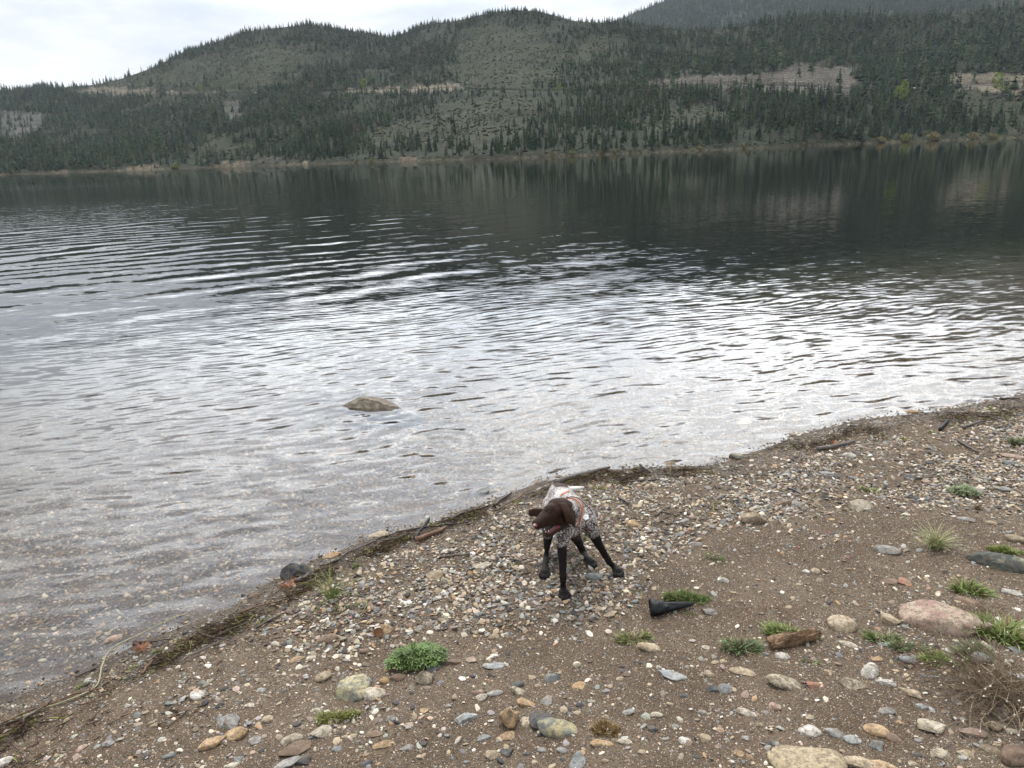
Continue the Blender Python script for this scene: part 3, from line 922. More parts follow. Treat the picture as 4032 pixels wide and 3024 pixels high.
def plain(name, col, rough=0.5, spec=0.5, var=0.1, scale=8):
    m, t, b = material(name, rough, spec)
    nz = t.noise(t.new('ShaderNodeTexCoord').outputs['Object'], scale, 4)
    t.l.new(t.ramp(nz, [(0.3, tuple(c * (1 - var) for c in col)), (0.7, tuple(c * (1 + var) for c in col))]), b.inputs['Base Color'])
    return m


m_white = plain('white_paint', (0.85, 0.85, 0.85), 0.35)
m_black = plain('black_rubber', (0.02, 0.02, 0.02), 0.7)
m_glass = plain('dark_glass', (0.03, 0.035, 0.04), 0.1)
def on_road(pxx):
    a, _ = azt([(pxx, 380)])
    i = np.interp(a, ROAD[0], ROAD[1]); z = np.interp(a, ROAD[0], ROAD[2])
    r_ = i[0] + 4.2
    return np.array([r_ * math.sin(a[0]), r_ * math.cos(a[0]), z[0] + 0.15]), -a[0]
# box truck
p, hd = on_road(3600)
tk = bpy.data.objects.new('box_truck', None); COL.objects.link(tk); tk.location = p; tk.rotation_euler = (0, 0, hd)
tag(tk, 'white box truck on the far hillside road right of the tall conifers', 'truck')
v, f = box(-3.6, 1.2, -1.2, 1.2, 0.85, 3.4); link('cargo_box', mesh_from('cargo_box', v, f, mats=[m_white]), tk)
v, f = box(1.45, 3.3, -1.1, 1.1, 0.6, 1.7); v2, f2 = box(1.45, 2.8, -1.05, 1.05, 1.7, 2.5)
V, Fq = join([(v, f), (v2, f2)]); link('cab', mesh_from('cab', V, Fq, mats=[m_white]), tk)
v, f = box(1.75, 2.65, -1.08, 1.08, 1.75, 2.3); link('window', mesh_from('window', v, f, mats=[m_glass]), tk)
v, f = box(-3.5, 3.2, -0.5, 0.5, 0.55, 0.84); link('chassis', mesh_from('chassis', v, f, mats=[m_black]), tk)
for wx_ in (-2.3, 2.4):
    for wy_ in (-1.0, 1.0):
        v, f = cyl((wx_, wy_, 0.5), 0.5, 'y', 0.3); link('wheel', mesh_from('wheel', v, f, mats=[m_black]), tk)
# small cars far along the road
for xs, lab in ((LC((748, 0))[0][0], 'tiny white car on the road crossing the left hill'),
                (LC((1108, 0))[0][0], 'tiny white car on the road at the edge of the dark wood'),
                (LC((1996, 0))[0][0], 'tiny white car on the road at the middle of the hillside')):
    p, hd = on_road(xs)
    ck = bpy.data.objects.new('parked_car', None); COL.objects.link(ck); ck.location = p; ck.rotation_euler = (0, 0, hd)
    tag(ck, lab, 'car', 'white cars on the far road')
    V, Fq = join([box(-2.2, 2.2, -0.9, 0.9, 0.35, 1.0), box(-1.5, 1.0, -0.8, 0.8, 1.0, 1.55)])
    link('body', mesh_from('body', V, Fq, mats=[m_white]), ck)
    v, f = box(-1.2, 0.7, -0.83, 0.83, 1.05, 1.4); link('window', mesh_from('window', v, f, mats=[m_glass]), ck)
    for wx_ in (-1.4, 1.4):
        for wy_ in (-0.8, 0.8):
            v, f = cyl((wx_, wy_, 0.33), 0.33, 'y', 0.22); link('wheel', mesh_from('wheel', v, f, mats=[m_black]), ck)
# guard rails, a roadside marker
m_rail = plain('galvanised_steel', (0.42, 0.43, 0.43), 0.5)
for x0, x1, lab in ((2880, 3370, 'pale guard rail along the road below the grey cut bank'), (3790, 4100, 'pale guard rail along the road below the tan cut bank at the right')):
    a, _ = azt([(x0, 380), (x1, 380)])
    qs = np.linspace(a[0], a[1], 60)
    r_ = np.interp(qs, ROAD[0], ROAD[1]); z_ = np.interp(qs, ROAD[0], ROAD[2])
    gr = bpy.data.objects.new('guard_rail', None); COL.objects.link(gr); tag(gr, lab, 'guard rail')
    V = np.array([np.stack([(r_ + o) * np.sin(qs), (r_ + o) * np.cos(qs), z_ + h_], -1) for o, h_ in ((0.2, 0.45), (0.2, 0.95), (0.32, 0.95), (0.32, 0.45))])
    V = np.concatenate([V, V[:1]]).reshape(-1, 3)
    link('rail', mesh_from('rail', V, grid_faces(60, 5), mats=[m_rail]), gr)
    for k in range(0, 60, 3):
        v, f = box(-.08, .08, -.08, .08, -0.2, 0.9)
        po = link('post', mesh_from('post', v, f, mats=[m_rail]), gr, loc=((r_[k] + 0.42) * math.sin(qs[k]), (r_[k] + 0.42) * math.cos(qs[k]), z_[k]))
p, hd = on_road(RC((1326, 0))[0][0])
sg = bpy.data.objects.new('marker_post', None); COL.objects.link(sg); sg.location = p
sg.location.z -= 0.2
tag(sg, 'thin post with a pale marker plate beside the road below the grey cut bank', 'road marker')
V, Fq = pole(0.06, 0.06, 2.6, 8); link('post', mesh_from('post', V, Fq, mats=[m_rail]), sg)
v, f = box(-0.45, 0.45, -0.09, -0.065, 1.8, 2.9); link('plate', mesh_from('plate', v, f, mats=[m_white]), sg)

# ------------------------------------------------------------------ stones
import bmesh
ICO = {}
def ico(sub):
    if sub not in ICO:
        bm = bmesh.new(); bmesh.ops.create_icosphere(bm, subdivisions=sub, radius=1.0)
        ICO[sub] = (np.array([v.co[:] for v in bm.verts]), np.array([[v.index for v in f.verts] for f in bm.faces])); bm.free()
    V, T_ = ICO[sub]
    return V.copy(), T_


def n3(V, s, seed):
    return (fbm(V[:, 0] * s + 7.3 + V[:, 2] * s * 0.7, V[:, 1] * s + 3.1 - V[:, 2] * s * 0.6, 3, seed) + fbm(V[:, 2] * s + 1.7, V[:, 0] * s - V[:, 1] * s + 9.2, 3, seed + 3)) * 0.5


def stone(sub, seed, angular=0.5, flat=0.6, tall=False):
    """a stone inside the unit ball: random facets cut from a lumpy ellipsoid"""
    r = np.random.default_rng(seed)
    V, T_ = ico(sub)
    V *= (1 + 0.10 * n3(V, 1.3, seed))[:, None]
    nP = int(6 + 9 * angular)
    for k in range(nP):
        n = r.normal(0, 1, 3); n /= np.linalg.norm(n)
        d = r.uniform(0.45, 0.86) if angular > 0.4 else r.uniform(0.60, 0.93)
        s = V @ n; ex = np.maximum(s - d, 0)
        V -= np.outer(ex * (0.96 if angular > 0.4 else 0.75), n)
    if tall:
        z = V[:, 2]; V[:, :2] *= np.clip(1.12 - 0.62 * (z + 0.1), 0.25, 1.2)[:, None]
    V *= (1 + 0.07 * n3(V, 3.0, seed + 5) + 0.045 * n3(V, 7, seed + 9))[:, None]
    V /= np.abs(V).max(0)
    V *= np.array([1, 1, flat])
    return V, T_


PAL = np.array([(0.32, 0.25, 0.17), (0.33, 0.215, 0.125), (0.50, 0.44, 0.35), (0.15, 0.153, 0.148), (0.050, 0.046, 0.045), (0.30, 0.225, 0.18),
                (0.26, 0.245, 0.22), (0.15, 0.11, 0.08), (0.52, 0.48, 0.42), (0.21, 0.175, 0.13)])
PW = np.array([.19, .05, .12, .10, .11, .04, .14, .13, .035, .10]); PW = PW / PW.sum()


def scatter_stones(name, protos, P, size, cols, seed, smooth=False):
    r = np.random.default_rng(seed); VV = []; TT = []; CC = []; off = 0
    which = r.integers(0, len(protos), len(P))
    for k, (V, T_) in enumerate(protos):
        s = np.where(which == k)[0]
        if not len(s): continue
        n = len(s)
        a = r.uniform(0, 6.283, n); tx = r.normal(0, 0.28, n); ty = r.normal(0, 0.28, n)
        ca, sa = np.cos(a)[:, None], np.sin(a)[:, None]
        x = V[None, :, 0] * ca - V[None, :, 1] * sa; y = (V[None, :, 0] * sa + V[None, :, 1] * ca); z = V[None, :, 2] + x * tx[:, None] + y * ty[:, None]
        sz = size[s][:, None]
        VV.append(np.stack([P[s, 0, None] + x * sz, P[s, 1, None] + y * sz, P[s, 2, None] + z * sz], -1).reshape(-1, 3))
        TT.append((T_[None] + (off + np.arange(n) * len(V))[:, None, None]).reshape(-1, 3)); off += n * len(V)
        CC.append(np.repeat(cols[s], len(V), 0))
    return mesh_from(name, np.concatenate(VV), np.concatenate(TT), smooth, cols=np.concatenate(CC))


def stone_protos(sub, n, seed, ang=0.7):
    r = np.random.default_rng(seed); out = []
    for k in range(n):
        V, T_ = stone(sub, seed + k, ang if k % 3 else 0.3, r.uniform(0.25, 0.65))
        V[:, 1] *= r.uniform(0.42, 0.92); out.append((V, T_))
    return out


BAND = [(1000, 2470), (1300, 2300), (1500, 2200), (2000, 2010), (2500, 1890), (3000, 1850), (3500, 1720), (4200, 1600), (4200, 2020), (3500, 1990),
        (3100, 2030), (2850, 2080), (2600, 2200), (2560, 2330), (2300, 2480), (2000, 2480), (1700, 2520), (1400, 2620), (1150, 2580)]
PATH = [(2560, 2160), (3000, 2080), (3600, 2000), (4200, 2040), (4200, 2110), (3700, 2260), (3500, 2380), (3000, 2480), (2500, 2640), (1900, 2900), (1500, 2960), (1700, 2620), (2200, 2480)]

NB = 900000
bx = rng.uniform(-6.6, 9.6, NB); by = rng.uniform(1.3, 11.3, NB)
bP = np.stack([bx, by, np.zeros(NB) + 0.1], 1)
ux, uy = project(bP)
inside = (ux > -1000) & (ux < W + 1500) & (uy < H + 900) & (uy > 1200)
bx, by = bx[inside], by[inside]; s_ = sdist(bx, by); bz = ground_h(bx, by)
bP = np.stack([bx, by, bz], 1); ux, uy = project(bP)
jx, jy = rng.normal(0, 40, (2, len(bx)))
band = inpoly(ux + jx, uy + jy * 0.7, BAND); path = inpoly(ux + jx, uy + jy, PATH)
u = rng.random(len(bx))
patchy = fbm(bx * 2.2, by * 2.2, 3, 41)
land = s_ > 0.0
area_n = NB / (16.2 * 10.0)          # candidates per square metre
# target number of pebbles per square metre
dP = np.where(band, 2300 * np.clip(1.05 + 1.8 * patchy, 0.2, 1.7), np.where(path, 900, 1500 * np.clip(1 + 1.5 * patchy, 0.3, 1.9)))
dP = np.where(land & (s_ < 0.16), 3600, dP)
dP = np.where(land, dP, np.where(s_ > -3.2, 2600, 1400 * np.exp(s_ * 0.12)))
pick = u < dP / area_n
size = np.where(band, rng.lognormal(math.log(0.0078), 0.50, len(bx)), rng.lognormal(math.log(0.0048), 0.52, len(bx)))
mid_ = (rng.random(len(bx)) < np.where(band, 0.07, 0.035)) & land; size = np.where(mid_, rng.uniform(0.011, 0.023, len(bx)), size)
size = np.where(land, size, rng.lognormal(math.log(0.0085), 0.45, len(bx)))
# two or three stray bands of coarser stones run along the beach
size = np.where(land & (fbm(bx * 0.9 + by * 0.5, (by - bx * 0.5) * 3.0, 3, 66) > 0.22) & ~band, size * 1.35, size)
size = np.clip(size, 0.003, 0.022)
ci = rng.choice(len(PAL), len(bx), p=PW)
cols = PAL[ci] * rng.uniform(0.72, 1.25, (len(bx), 1)) * (1 + rng.normal(0, 0.03, (len(bx), 3)))
cols = np.clip(cols, 0.02, 0.8)
wetf = np.clip(1 - s_ / 0.22, 0, 1) * land
cols *= (1 - 0.5 * wetf)[:, None]
size = np.where((s_ < 0.03) & (s_ > -0.22), size * 0.75, size)
m_peb = attr_mat('pebble', 0.78, 0.35, 0.32, 130, 0.002, 300)
pl = pick & land
me = scatter_stones('gravel', stone_protos(1, 14, 500, 0.9), bP[pl] + np.array([0, 0, 1]) * (size[pl] * np.where(band[pl], 0.22, 0.02))[:, None], size[pl], cols[pl], 1)
me.materials.append(m_peb); tag(link('beach_gravel', me), kind='stuff', label='loose multicoloured pebbles covering the beach', cat='gravel')
pw_ = pick & ~land
lc = cols[pw_] * np.array([0.85, 0.76, 0.64])
me = scatter_stones('bed_gravel', stone_protos(1, 10, 600, 0.3), bP[pw_] + np.array([0, 0, 1]) * (size[pw_] * 0.2)[:, None], size[pw_], lc, 2, True)
me.materials.append(m_peb); tag(link('lakebed_gravel', me), kind='stuff', label='pebbles on the shallow lake bed under clear water', cat='gravel')
print('pebbles', pl.sum(), pw_.sum())
# fine grit
NG = 1100000
g_x = rng.uniform(-4.0, 8.0, NG); g_y = rng.uniform(1.6, 8.2, NG)
gP = np.stack([g_x, g_y, np.full(NG, 0.12)], 1); ux, uy = project(gP)
k_ = (ux > -500) & (ux < W + 1100) & (uy < H + 500)
g_x, g_y = g_x[k_], g_y[k_]; sg = sdist(g_x, g_y)
k_ = (sg > 0.0) & (rng.random(len(g_x)) < np.clip(0.25 + 0.5 * (fbm(g_x * 3, g_y * 3, 3, 55) + 0.5), 0.1, 0.8) * np.clip(5.0 / g_y, 0.4, 1))
g_x, g_y, sg = g_x[k_], g_y[k_], sg[k_]
gP = np.stack([g_x, g_y, ground_h(g_x, g_y) + 0.0008], 1)
gc = PAL[rng.choice(len(PAL), len(gP), p=PW)] * rng.uniform(0.6, 1.15, (len(gP), 1))
soilc = rng.random(len(gP)) < 0.45
gc[soilc] = np.array([0.112, 0.078, 0.050]) * rng.uniform(0.6, 1.3, (soilc.sum(), 1))
gc *= (1 - 0.5 * np.clip(1 - sg / 0.22, 0, 1))[:, None]
def tiny(seed):
    r = np.random.default_rng(seed)
    V = np.array([(1, 0, 0), (0, 1, 0), (-1, 0, 0), (0, -1, 0), (0, 0, .7), (0, 0, -.7)], float) * r.uniform(0.6, 1, (6, 1)) + r.normal(0, .15, (6, 3))
    T_ = np.array([(0, 1, 4), (1, 2, 4), (2, 3, 4), (3, 0, 4), (1, 0, 5), (2, 1, 5), (3, 2, 5), (0, 3, 5)])
    return V, T_
me = scatter_stones('grit', [tiny(s) for s in range(10)], gP, np.clip(rng.lognormal(math.log(0.0027), 0.35, len(gP)), 0.0012, 0.006), gc, 3)
me.materials.append(m_peb); tag(link('beach_grit', me), kind='stuff', label='fine grit and soil crumbs between the pebbles', cat='grit')
print('grit', len(gP))

# ------------------------------------------------------------------ the rocks one can point at
RM_ = {}
def rock_mat(key, c1, c2, sc=14.0, mid=0.5, rough=0.85):
    m, t, b = material('rock_' + key, rough, 0.25)
    ob = t.new('ShaderNodeTexCoord').outputs['Object']; oi = t.new('ShaderNodeObjectInfo').outputs['Random']
    ofs = t.new('ShaderNodeCombineXYZ'); t.l.new(t.math('MULTIPLY', oi, 40.0), ofs.inputs[0])
    v = t.vmath('ADD', ob, ofs.outputs[0])
    big = t.noise(v, sc, 5, 0.62, 0.6); fine = t.noise(v, 160, 4, 0.7)
    c = t.mix(t.ramp(big, [(mid - 0.07, 0.0), (mid + 0.07, 1.0)]), c1, c2)
    c = t.vmath('SCALE', c, scale=t.ramp(fine, [(0.3, 0.68), (0.52, 1.0), (0.7, 1.28)]))
    c = t.vmath('SCALE', c, scale=t.math('MULTIPLY_ADD', oi, 0.3, 0.82))
    pit = t.ramp(t.noise(v, 70, 3, 0.6), [(0.36, 0.0), (0.44, 1.0)])
    c = t.mix(pit, t.mix(0.6, c, (0.07, 0.055, 0.042)), c)
    # soil dusted on, mostly low on the stone
    geo_ = t.new('ShaderNodeSeparateXYZ'); t.l.new(ob, geo_.inputs[0])
    dust = t.math('MULTIPLY', t.ramp(t.noise(v, 38, 5, 0.7), [(0.46, 0.0), (0.62, 1.0)]), 0.75)
    c = t.mix(dust, c, (0.13, 0.10, 0.072))
    t.l.new(c, b.inputs['Base Color'])
    bn = t.new('ShaderNodeBump'); bn.inputs['Strength'].default_value = 0.7; bn.inputs['Distance'].default_value = 0.006
    t.l.new(t.math('ADD', t.noise(v, 45, 5, 0.65), t.math('MULTIPLY', fine, 0.3)), bn.inputs['Height']); t.l.new(bn.outputs[0], b.inputs['Normal'])
    return m
for key, c1, c2, sc, mid in [
    ('tan', (0.30, 0.235, 0.155), (0.40, 0.33, 0.235), 14, .5), ('cream', (0.36, 0.31, 0.23), (0.46, 0.41, 0.33), 16, .5),
    ('orange', (0.33, 0.215, 0.115), (0.42, 0.30, 0.18), 15, .5), ('sand', (0.33, 0.265, 0.165), (0.40, 0.33, 0.215), 10, .5), ('bluegrey', (0.145, 0.158, 0.158), (0.22, 0.228, 0.22), 13, .5),
    ('paleblue', (0.25, 0.262, 0.26), (0.34, 0.345, 0.33), 15, .5), ('dark', (0.05, 0.055, 0.06), (0.10, 0.105, 0.11), 14, .55),
    ('pink', (0.30, 0.195, 0.155), (0.36, 0.285, 0.215), 12, .50), ('grey', (0.21, 0.20, 0.19), (0.30, 0.285, 0.26), 15, .5),
    ('brown', (0.15, 0.10, 0.07), (0.22, 0.155, 0.11), 14, .5), ('white', (0.40, 0.37, 0.32), (0.53, 0.50, 0.45), 15, .5),
    ('lichen', (0.13, 0.155, 0.16), (0.42, 0.37, 0.22), 11, .49), ('greentan', (0.045, 0.055, 0.05), (0.27, 0.27, 0.19), 9, .55),
    ('lakerock', (0.10, 0.085, 0.065), (0.24, 0.21, 0.165), 22, .5), ('granite', (0.22, 0.18, 0.12), (0.45, 0.39, 0.29), 60, .5), ('brick', (0.28, 0.13, 0.085), (0.36, 0.20, 0.13), 14, .5)]:
    RM_[key] = rock_mat(key, c1, c2, sc, mid)

ROCKS = [  # px, py, width, height, colour, shape (r round, a angular, f flat, t tall), label
    (1396, 2700, 128, 140, 'lichen', 'r', 'large blue-grey boulder with tan lichen streaks left of the lupine clump'),
    (1475, 2722, 86, 66, 'cream', 'r', 'rounded pale cream stone leaning on the large streaked blue-grey boulder'),
    (1567, 2664, 60, 38, 'brown', 'r', 'reddish brown stone just below the lupine clump'),
    (1516, 2674, 42, 34, 'orange', 'r', 'small orange stone between the streaked boulder and the reddish brown one'),
    (1668, 2672, 76, 62, 'granite', 't', 'jagged tan shard standing up below the lupine clump'),
    (1703, 2629, 50, 32, 'paleblue', 'f', 'flat grey slab tucked under the right of the lupine clump'),
    (1798, 2604, 70, 36, 'brown', 'a', 'crumbly brown stone right of the lupine clump'),
    (1855, 2595, 42, 24, 'pink', 'f', 'flat pink stone beside the crumbly brown one'),
    (1944, 2580, 38, 26, 'white', 'a', 'small white lichen-spotted stone right of the flat pink one'),
    (1960, 2614, 112, 34, 'paleblue', 'f', 'long low grey and cream stone half sunk in the brown path'),
    (2178, 2664, 66, 50, 'bluegrey', 'a', 'pointed blue-grey stone alone on the bare brown soil'),
    (2036, 2690, 54, 40, 'dark', 'r', 'dark round stone above the knobbly tan one in the lower middle'),
    (2045, 2718, 62, 48, 'granite', 'a', 'knobbly tan stone leaning below a dark round one'),
    (1947, 2725, 64, 28, 'grey', 'r', 'smooth grey oblong stone left of the knobbly tan one'),
    (1893, 2743, 48, 34, 'cream', 'r', 'cream stone with dark spots at the left end of a small row'),
    (1882, 2722, 46, 26, 'pink', 'r', 'pinkish brown stone touching the top of the spotted cream one'),
    (2007, 2828, 78, 96, 'orange', 't', 'tall pointed orange boulder in the lower middle'),
    (2067, 2762, 74, 44, 'orange', 'a', 'orange broken stone above the pointed orange boulder'),
    (2070, 2838, 54, 46, 'tan', 'a', 'tan stone wedged between the orange boulder and the dark blue one'),
    (2137, 2830, 96, 74, 'dark', 'a', 'dark blue-black boulder behind the big lichen-covered one'),
    (2200, 2854, 160, 92, 'lichen', 'r', 'big rounded boulder with yellow lichen at the bottom middle'),
    (1833, 2819, 84, 66, 'paleblue', 'a', 'angular pale blue-grey stone left of the pointed orange boulder'),
    (1998, 2893, 84, 40, 'orange', 'f', 'low orange stone below the pointed orange boulder'),
    (1903, 2902, 56, 30, 'bluegrey', 'f', 'flat blue-grey stone left of the low orange one'),
    (2365, 2924, 92, 32, 'orange', 'r', 'long orange-cream stone right of the big lichen boulder'),
    (2460, 2917, 54, 28, 'cream', 'r', 'small cream stone right of the long orange-cream one'),
    (2216, 2952, 46, 30, 'grey', 'r', 'smooth grey egg-shaped stone below the big lichen boulder'),
    (2270, 2986, 62, 100, 'bluegrey', 'f', 'long blue-grey stone running to the bottom edge, pink pebble on it'),
    (2289, 2962, 30, 30, 'orange', 'r', 'small salmon stone resting on the long blue-grey one'),
    (1941, 2966, 70, 48, 'tan', 'a', 'tan sloping stone near the bottom edge left of middle'),
    (2000, 2956, 52, 44, 'dark', 'a', 'dark brown angular stone right of the tan sloping one'),
    (1263, 2877, 76, 58, 'cream', 'r', 'cream and rust stone below the bright moss cushion'),
    (1516, 2927, 86, 38, 'orange', 'a', 'pale orange elongated stone right of the cream and rust one'),
    (1472, 2886, 64, 26, 'brown', 'f', 'flat dark brown slab above the pale orange elongated stone'),
    (1539, 2829, 38, 28, 'paleblue', 'a', 'small grey-blue stone right of the bright moss cushion'),
    (1523, 2468, 48, 54, 'orange', 'a', 'upright orange stone beside the pine cone'),
    (1289, 2512, 80, 42, 'brown', 'r', 'smooth olive-brown oval stone left of the pine cone'),
    (1440, 2560, 40, 24, 'brown', 'r', 'domed brown stone below the pine cone'),
    (1944, 2503, 44, 28, 'tan', 'a', 'tan lump alone on the gravel above the pink flat stone'),
    (1225, 2590, 36, 26, 'cream', 'r', 'small cream stone right of the two-stone orange pair'),
    (2400, 2417, 42, 34, 'tan', 'a', 'tan block in front of the dog and left of the charred wood'),
    (1960, 2328, 34, 40, 'brown', 'a', 'grey-brown upright stone left of the front paw'),
    (1988, 2328, 34, 30, 'bluegrey', 'r', 'rounded blue-grey stone touching the grey-brown upright one'),
    (905, 2834, 80, 70, 'grey', 'a', 'grey boulder, upper one of the trio at the lower left'),
    (925, 2886, 82, 54, 'orange', 'r', 'speckled tan-orange boulder, middle of the trio at the lower left'),
    (837, 2920, 94, 44, 'orange', 'a', 'long pinkish orange stone, lowest of the trio at the lower left'),
    (1152, 2942, 126, 60, 'brown', 'f', 'flat grey-brown slab with a ridge near the bottom left'),
    (1146, 2906, 78, 42, 'cream', 'r', 'cream speckled stone behind the flat grey-brown slab'),
    (1166, 2596, 52, 30, 'orange', 'r', 'orange stone, left one of the pair in bare soil'),
    (1054, 2830, 42, 32, 'tan', 'r', 'two-tone tan stone left of the bright moss cushion'),
    (1130, 3000, 110, 50, 'grey', 'a', 'broad grey stone cut by the bottom edge at the left'),
    (1200, 2990, 60, 44, 'dark', 'a', 'dark angular stone right of the broad grey one at the bottom edge'),
    (442, 2516, 72, 44, 'pink', 'a', 'wedge of pink-grey rock half out of the water at the left'),
    (1166, 2254, 108, 66, 'dark', 't', 'dark triangular slab standing in the water at the edge'),
    (1306, 2183, 78, 36, 'orange', 'r', 'orange-brown boulder in the shallows by the thin branch'),
    (1003, 2344, 42, 24, 'brown', 'r', 'small red-brown stone at the waterline on the left'),
    (3168, 2972, 250, 165, 'sand', 'f', 'big flat sandy slab at the bottom edge'),
    (3726, 2429, 272, 156, 'pink', 'r', 'big pink granite boulder at the right'),
    (3940, 2204, 190, 78, 'greentan', 'r', 'long dark green-grey boulder at the right edge with a pale patch'),
    (3186, 2872, 76, 50, 'white', 'r', 'white-grey rounded stone behind the big sandy slab'),
    (3288, 2884, 66, 34, 'grey', 'r', 'olive-grey oval stone right of the white-grey rounded one'),
    (3452, 2872, 82, 52, 'orange', 'r', 'golden brown stone above the smooth brown egg-shaped one'),
    (3518, 2903, 50, 36, 'brown', 'r', 'smooth brown egg-shaped stone right of the slate piece'),
    (3355, 2906, 56, 38, 'paleblue', 'r', 'smooth blue-grey oval stone left of the square slate piece'),
    (3452, 2931, 44, 46, 'bluegrey', 'a', 'square dark slate piece below the golden brown stone'),
    (3664, 2848, 82, 70, 'cream', 'a', 'pale triangular stone at the lower right'),
    (3425, 2637, 54, 78, 'white', 'r', 'upright whitish stone half buried at the right'),
    (3099, 2684, 140, 58, 'granite', 'r', 'wide rough-grained granite stone, low in the soil'),
    (3359, 2682, 86, 58, 'granite', 'a', 'crumbling coarse granite lump left of the white quartz'),
    (3494, 2686, 74, 38, 'white', 'a', 'white quartz stone right of the crumbling granite lump'),
    (3203, 2694, 72, 40, 'brick', 'a', 'brick-red angular stone right of the wide granite one'),
    (3078, 2580, 56, 30, 'white', 'r', 'white oval pebble below the rotten wood'),
    (3314, 2452, 96, 76, 'tan', 'r', 'pale tan hoop-shaped stone half buried beyond the rotten wood'),
    (2936, 2640, 112, 32, 'tan', 'f', 'long low yellowish stone in the lower right middle'),
    (2640, 2650, 120, 46, 'paleblue', 'f', 'long grey-green ridge of stone left of the round rusty tan one'),
    (2566, 2546, 104, 38, 'tan', 'r', 'domed tan stone beside the olive grass tuft'),
    (2791, 2650, 44, 32, 'tan', 'r', 'round rusty tan stone left of the long low yellowish one'),
    (2853, 2709, 56, 44, 'bluegrey', 'r', 'banded blue-grey pebble above the big sandy slab'),
    (2806, 2712, 46, 32, 'dark', 'a', 'dark stone touching the banded blue-grey pebble'),
    (3345, 2535, 72, 28, 'cream', 'f', 'flat cream stone right of the rotten wood'),
    (2791, 2404, 52, 42, 'grey', 'a', 'grey angular stone right of the charred wood'),
    (2850, 2281, 46, 34, 'white', 'a', 'white angular stone beyond the charred wood'),
    (3504, 2436, 72, 46, 'tan', 'a', 'pale tan stone left of the pink granite boulder'),
    (3054, 2780, 46, 44, 'pink', 'a', 'rough pinkish stone above the big sandy slab'),
    (2947, 2803, 76, 32, 'cream', 'a', 'cream bar-shaped stone left of the rough pinkish one'),
    (3992, 2970, 84, 94, 'brown', 'r', 'red-brown egg-shaped stone in the lower right corner'),
    (3393, 2998, 104, 52, 'tan', 'a', 'layered straw-coloured stone at the bottom edge'),
    (3480, 3014, 96, 40, 'orange', 'r', 'tan-orange stone cut by the bottom edge right of the layered one'),
    (3504, 2287, 48, 32, 'brown', 'f', 'brown shard, left one of the pair at the right'),
    (3563, 2288, 44, 32, 'brick', 'f', 'reddish brown shard, right one of the pair'),
    (3816, 2364, 82, 26, 'brown', 'f', 'flat brown slab behind the pink granite boulder'),
    (3982, 2328, 60, 28, 'white', 'a', 'white block below the long dark green-grey boulder'),
    (3584, 2726, 70, 38, 'tan', 'a', 'layered tan stone right of the white quartz'),
    (3632, 2778, 52, 38, 'paleblue', 'a', 'blue and tan stone above the pale triangular one'),
    (3833, 2884, 84, 46, 'pink', 'a', 'pink-white forked stone at the lower right'),
    (3573, 2595, 52, 34, 'bluegrey', 'r', 'blue-grey stone behind the upright whitish one'),
    (3175, 2248, 30, 20, 'white', 'r', 'small white pebble, left one of the pair on the bare path'),
    (3210, 2246, 34, 28, 'tan', 'r', 'small tan stone, right one of the pair on the bare path'),
    (3899, 2948, 58, 30, 'tan', 'r', 'tan stone left of the red-brown egg-shaped one'),
    (3700, 2966, 54, 44, 'cream', 'a', 'cream angular stone below the pale triangular one'),
    (2959, 2042, 116, 62, 'tan', 't', 'sandy pyramid-shaped rock on the middle beach'),
    (3386, 1991, 98, 58, 'cream', 'a', 'cream and grey rock right of the sandy pyramid'),
    (3335, 1793, 62, 30, 'white', 'r', 'white rounded rock below the short driftwood log'),
    (2903, 1795, 64, 38, 'greentan', 'r', 'green-grey oval rock at the very waterline'),
    (3266, 1862, 68, 24, 'grey', 'f', 'pale grey flat rock on the pebbles below the driftwood log'),
    (3282, 1876, 42, 20, 'dark', 'r', 'dark stone under the edge of the pale grey flat rock'),
    (3082, 1979, 62, 28, 'brown', 'a', 'brown block beside a pale grey stone'),
    (3135, 1984, 48, 28, 'grey', 'r', 'pale grey stone touching the brown block'),
    (3489, 2162, 90, 40, 'grey', 'r', 'grey-tan oblong rock below the cream and grey one'),
    (3648, 1895, 36, 28, 'pink', 'a', 'pinkish pyramid stone on the right beach'),
    (3600, 1878, 56, 28, 'bluegrey', 'a', 'bluish angular stone left of the pinkish pyramid'),
    (3988, 1824, 58, 22, 'bluegrey', 'r', 'blue-grey stone near the right edge below the pink flat one'),
    (3994, 1796, 76, 20, 'pink', 'f', 'flat pink rock near the right edge'),
    (3946, 1925, 50, 24, 'paleblue', 'a', 'pale wedge stone right of the grey-green plant'),
    (3802, 2042, 68, 20, 'grey', 'f', 'thin grey slate lying flat on the right path'),
    (3898, 2056, 46, 18, 'tan', 'r', 'tan bar-shaped stone right of the thin grey slate'),
    (4006, 2120, 66, 36, 'tan', 'r', 'tan rock at the right edge above the long dark boulder'),
    (3585, 1621, 52, 16, 'orange', 'r', 'orange rock breaking the water on the right'),
    (2902, 1749, 40, 14, 'orange', 'r', 'small orange rock breaking the water above the oval rock'),
    (3359, 1677, 26, 14, 'dark', 'r', 'black stone at the waterline on the right, upper of two'),
    (3332, 1697, 24, 14, 'dark', 'r', 'black stone at the waterline on the right, lower of two'),
    (3531, 1957, 40, 16, 'brown', 'f', 'brown flake right of the cream and grey rock'),
    (2738, 2141, 56, 24, 'grey', 'r', 'pale grey flat stone right of the dog'),
    (2847, 2058, 26, 34, 'bluegrey', 'a', 'grey splinter standing left of the sandy pyramid'),
    (2339, 2266, 68, 44, 'bluegrey', 'r', 'grey-green rounded stone between the paws of the dog'),
    (2489, 2058, 54, 40, 'orange', 'a', 'yellow-tan block right of the dog'),
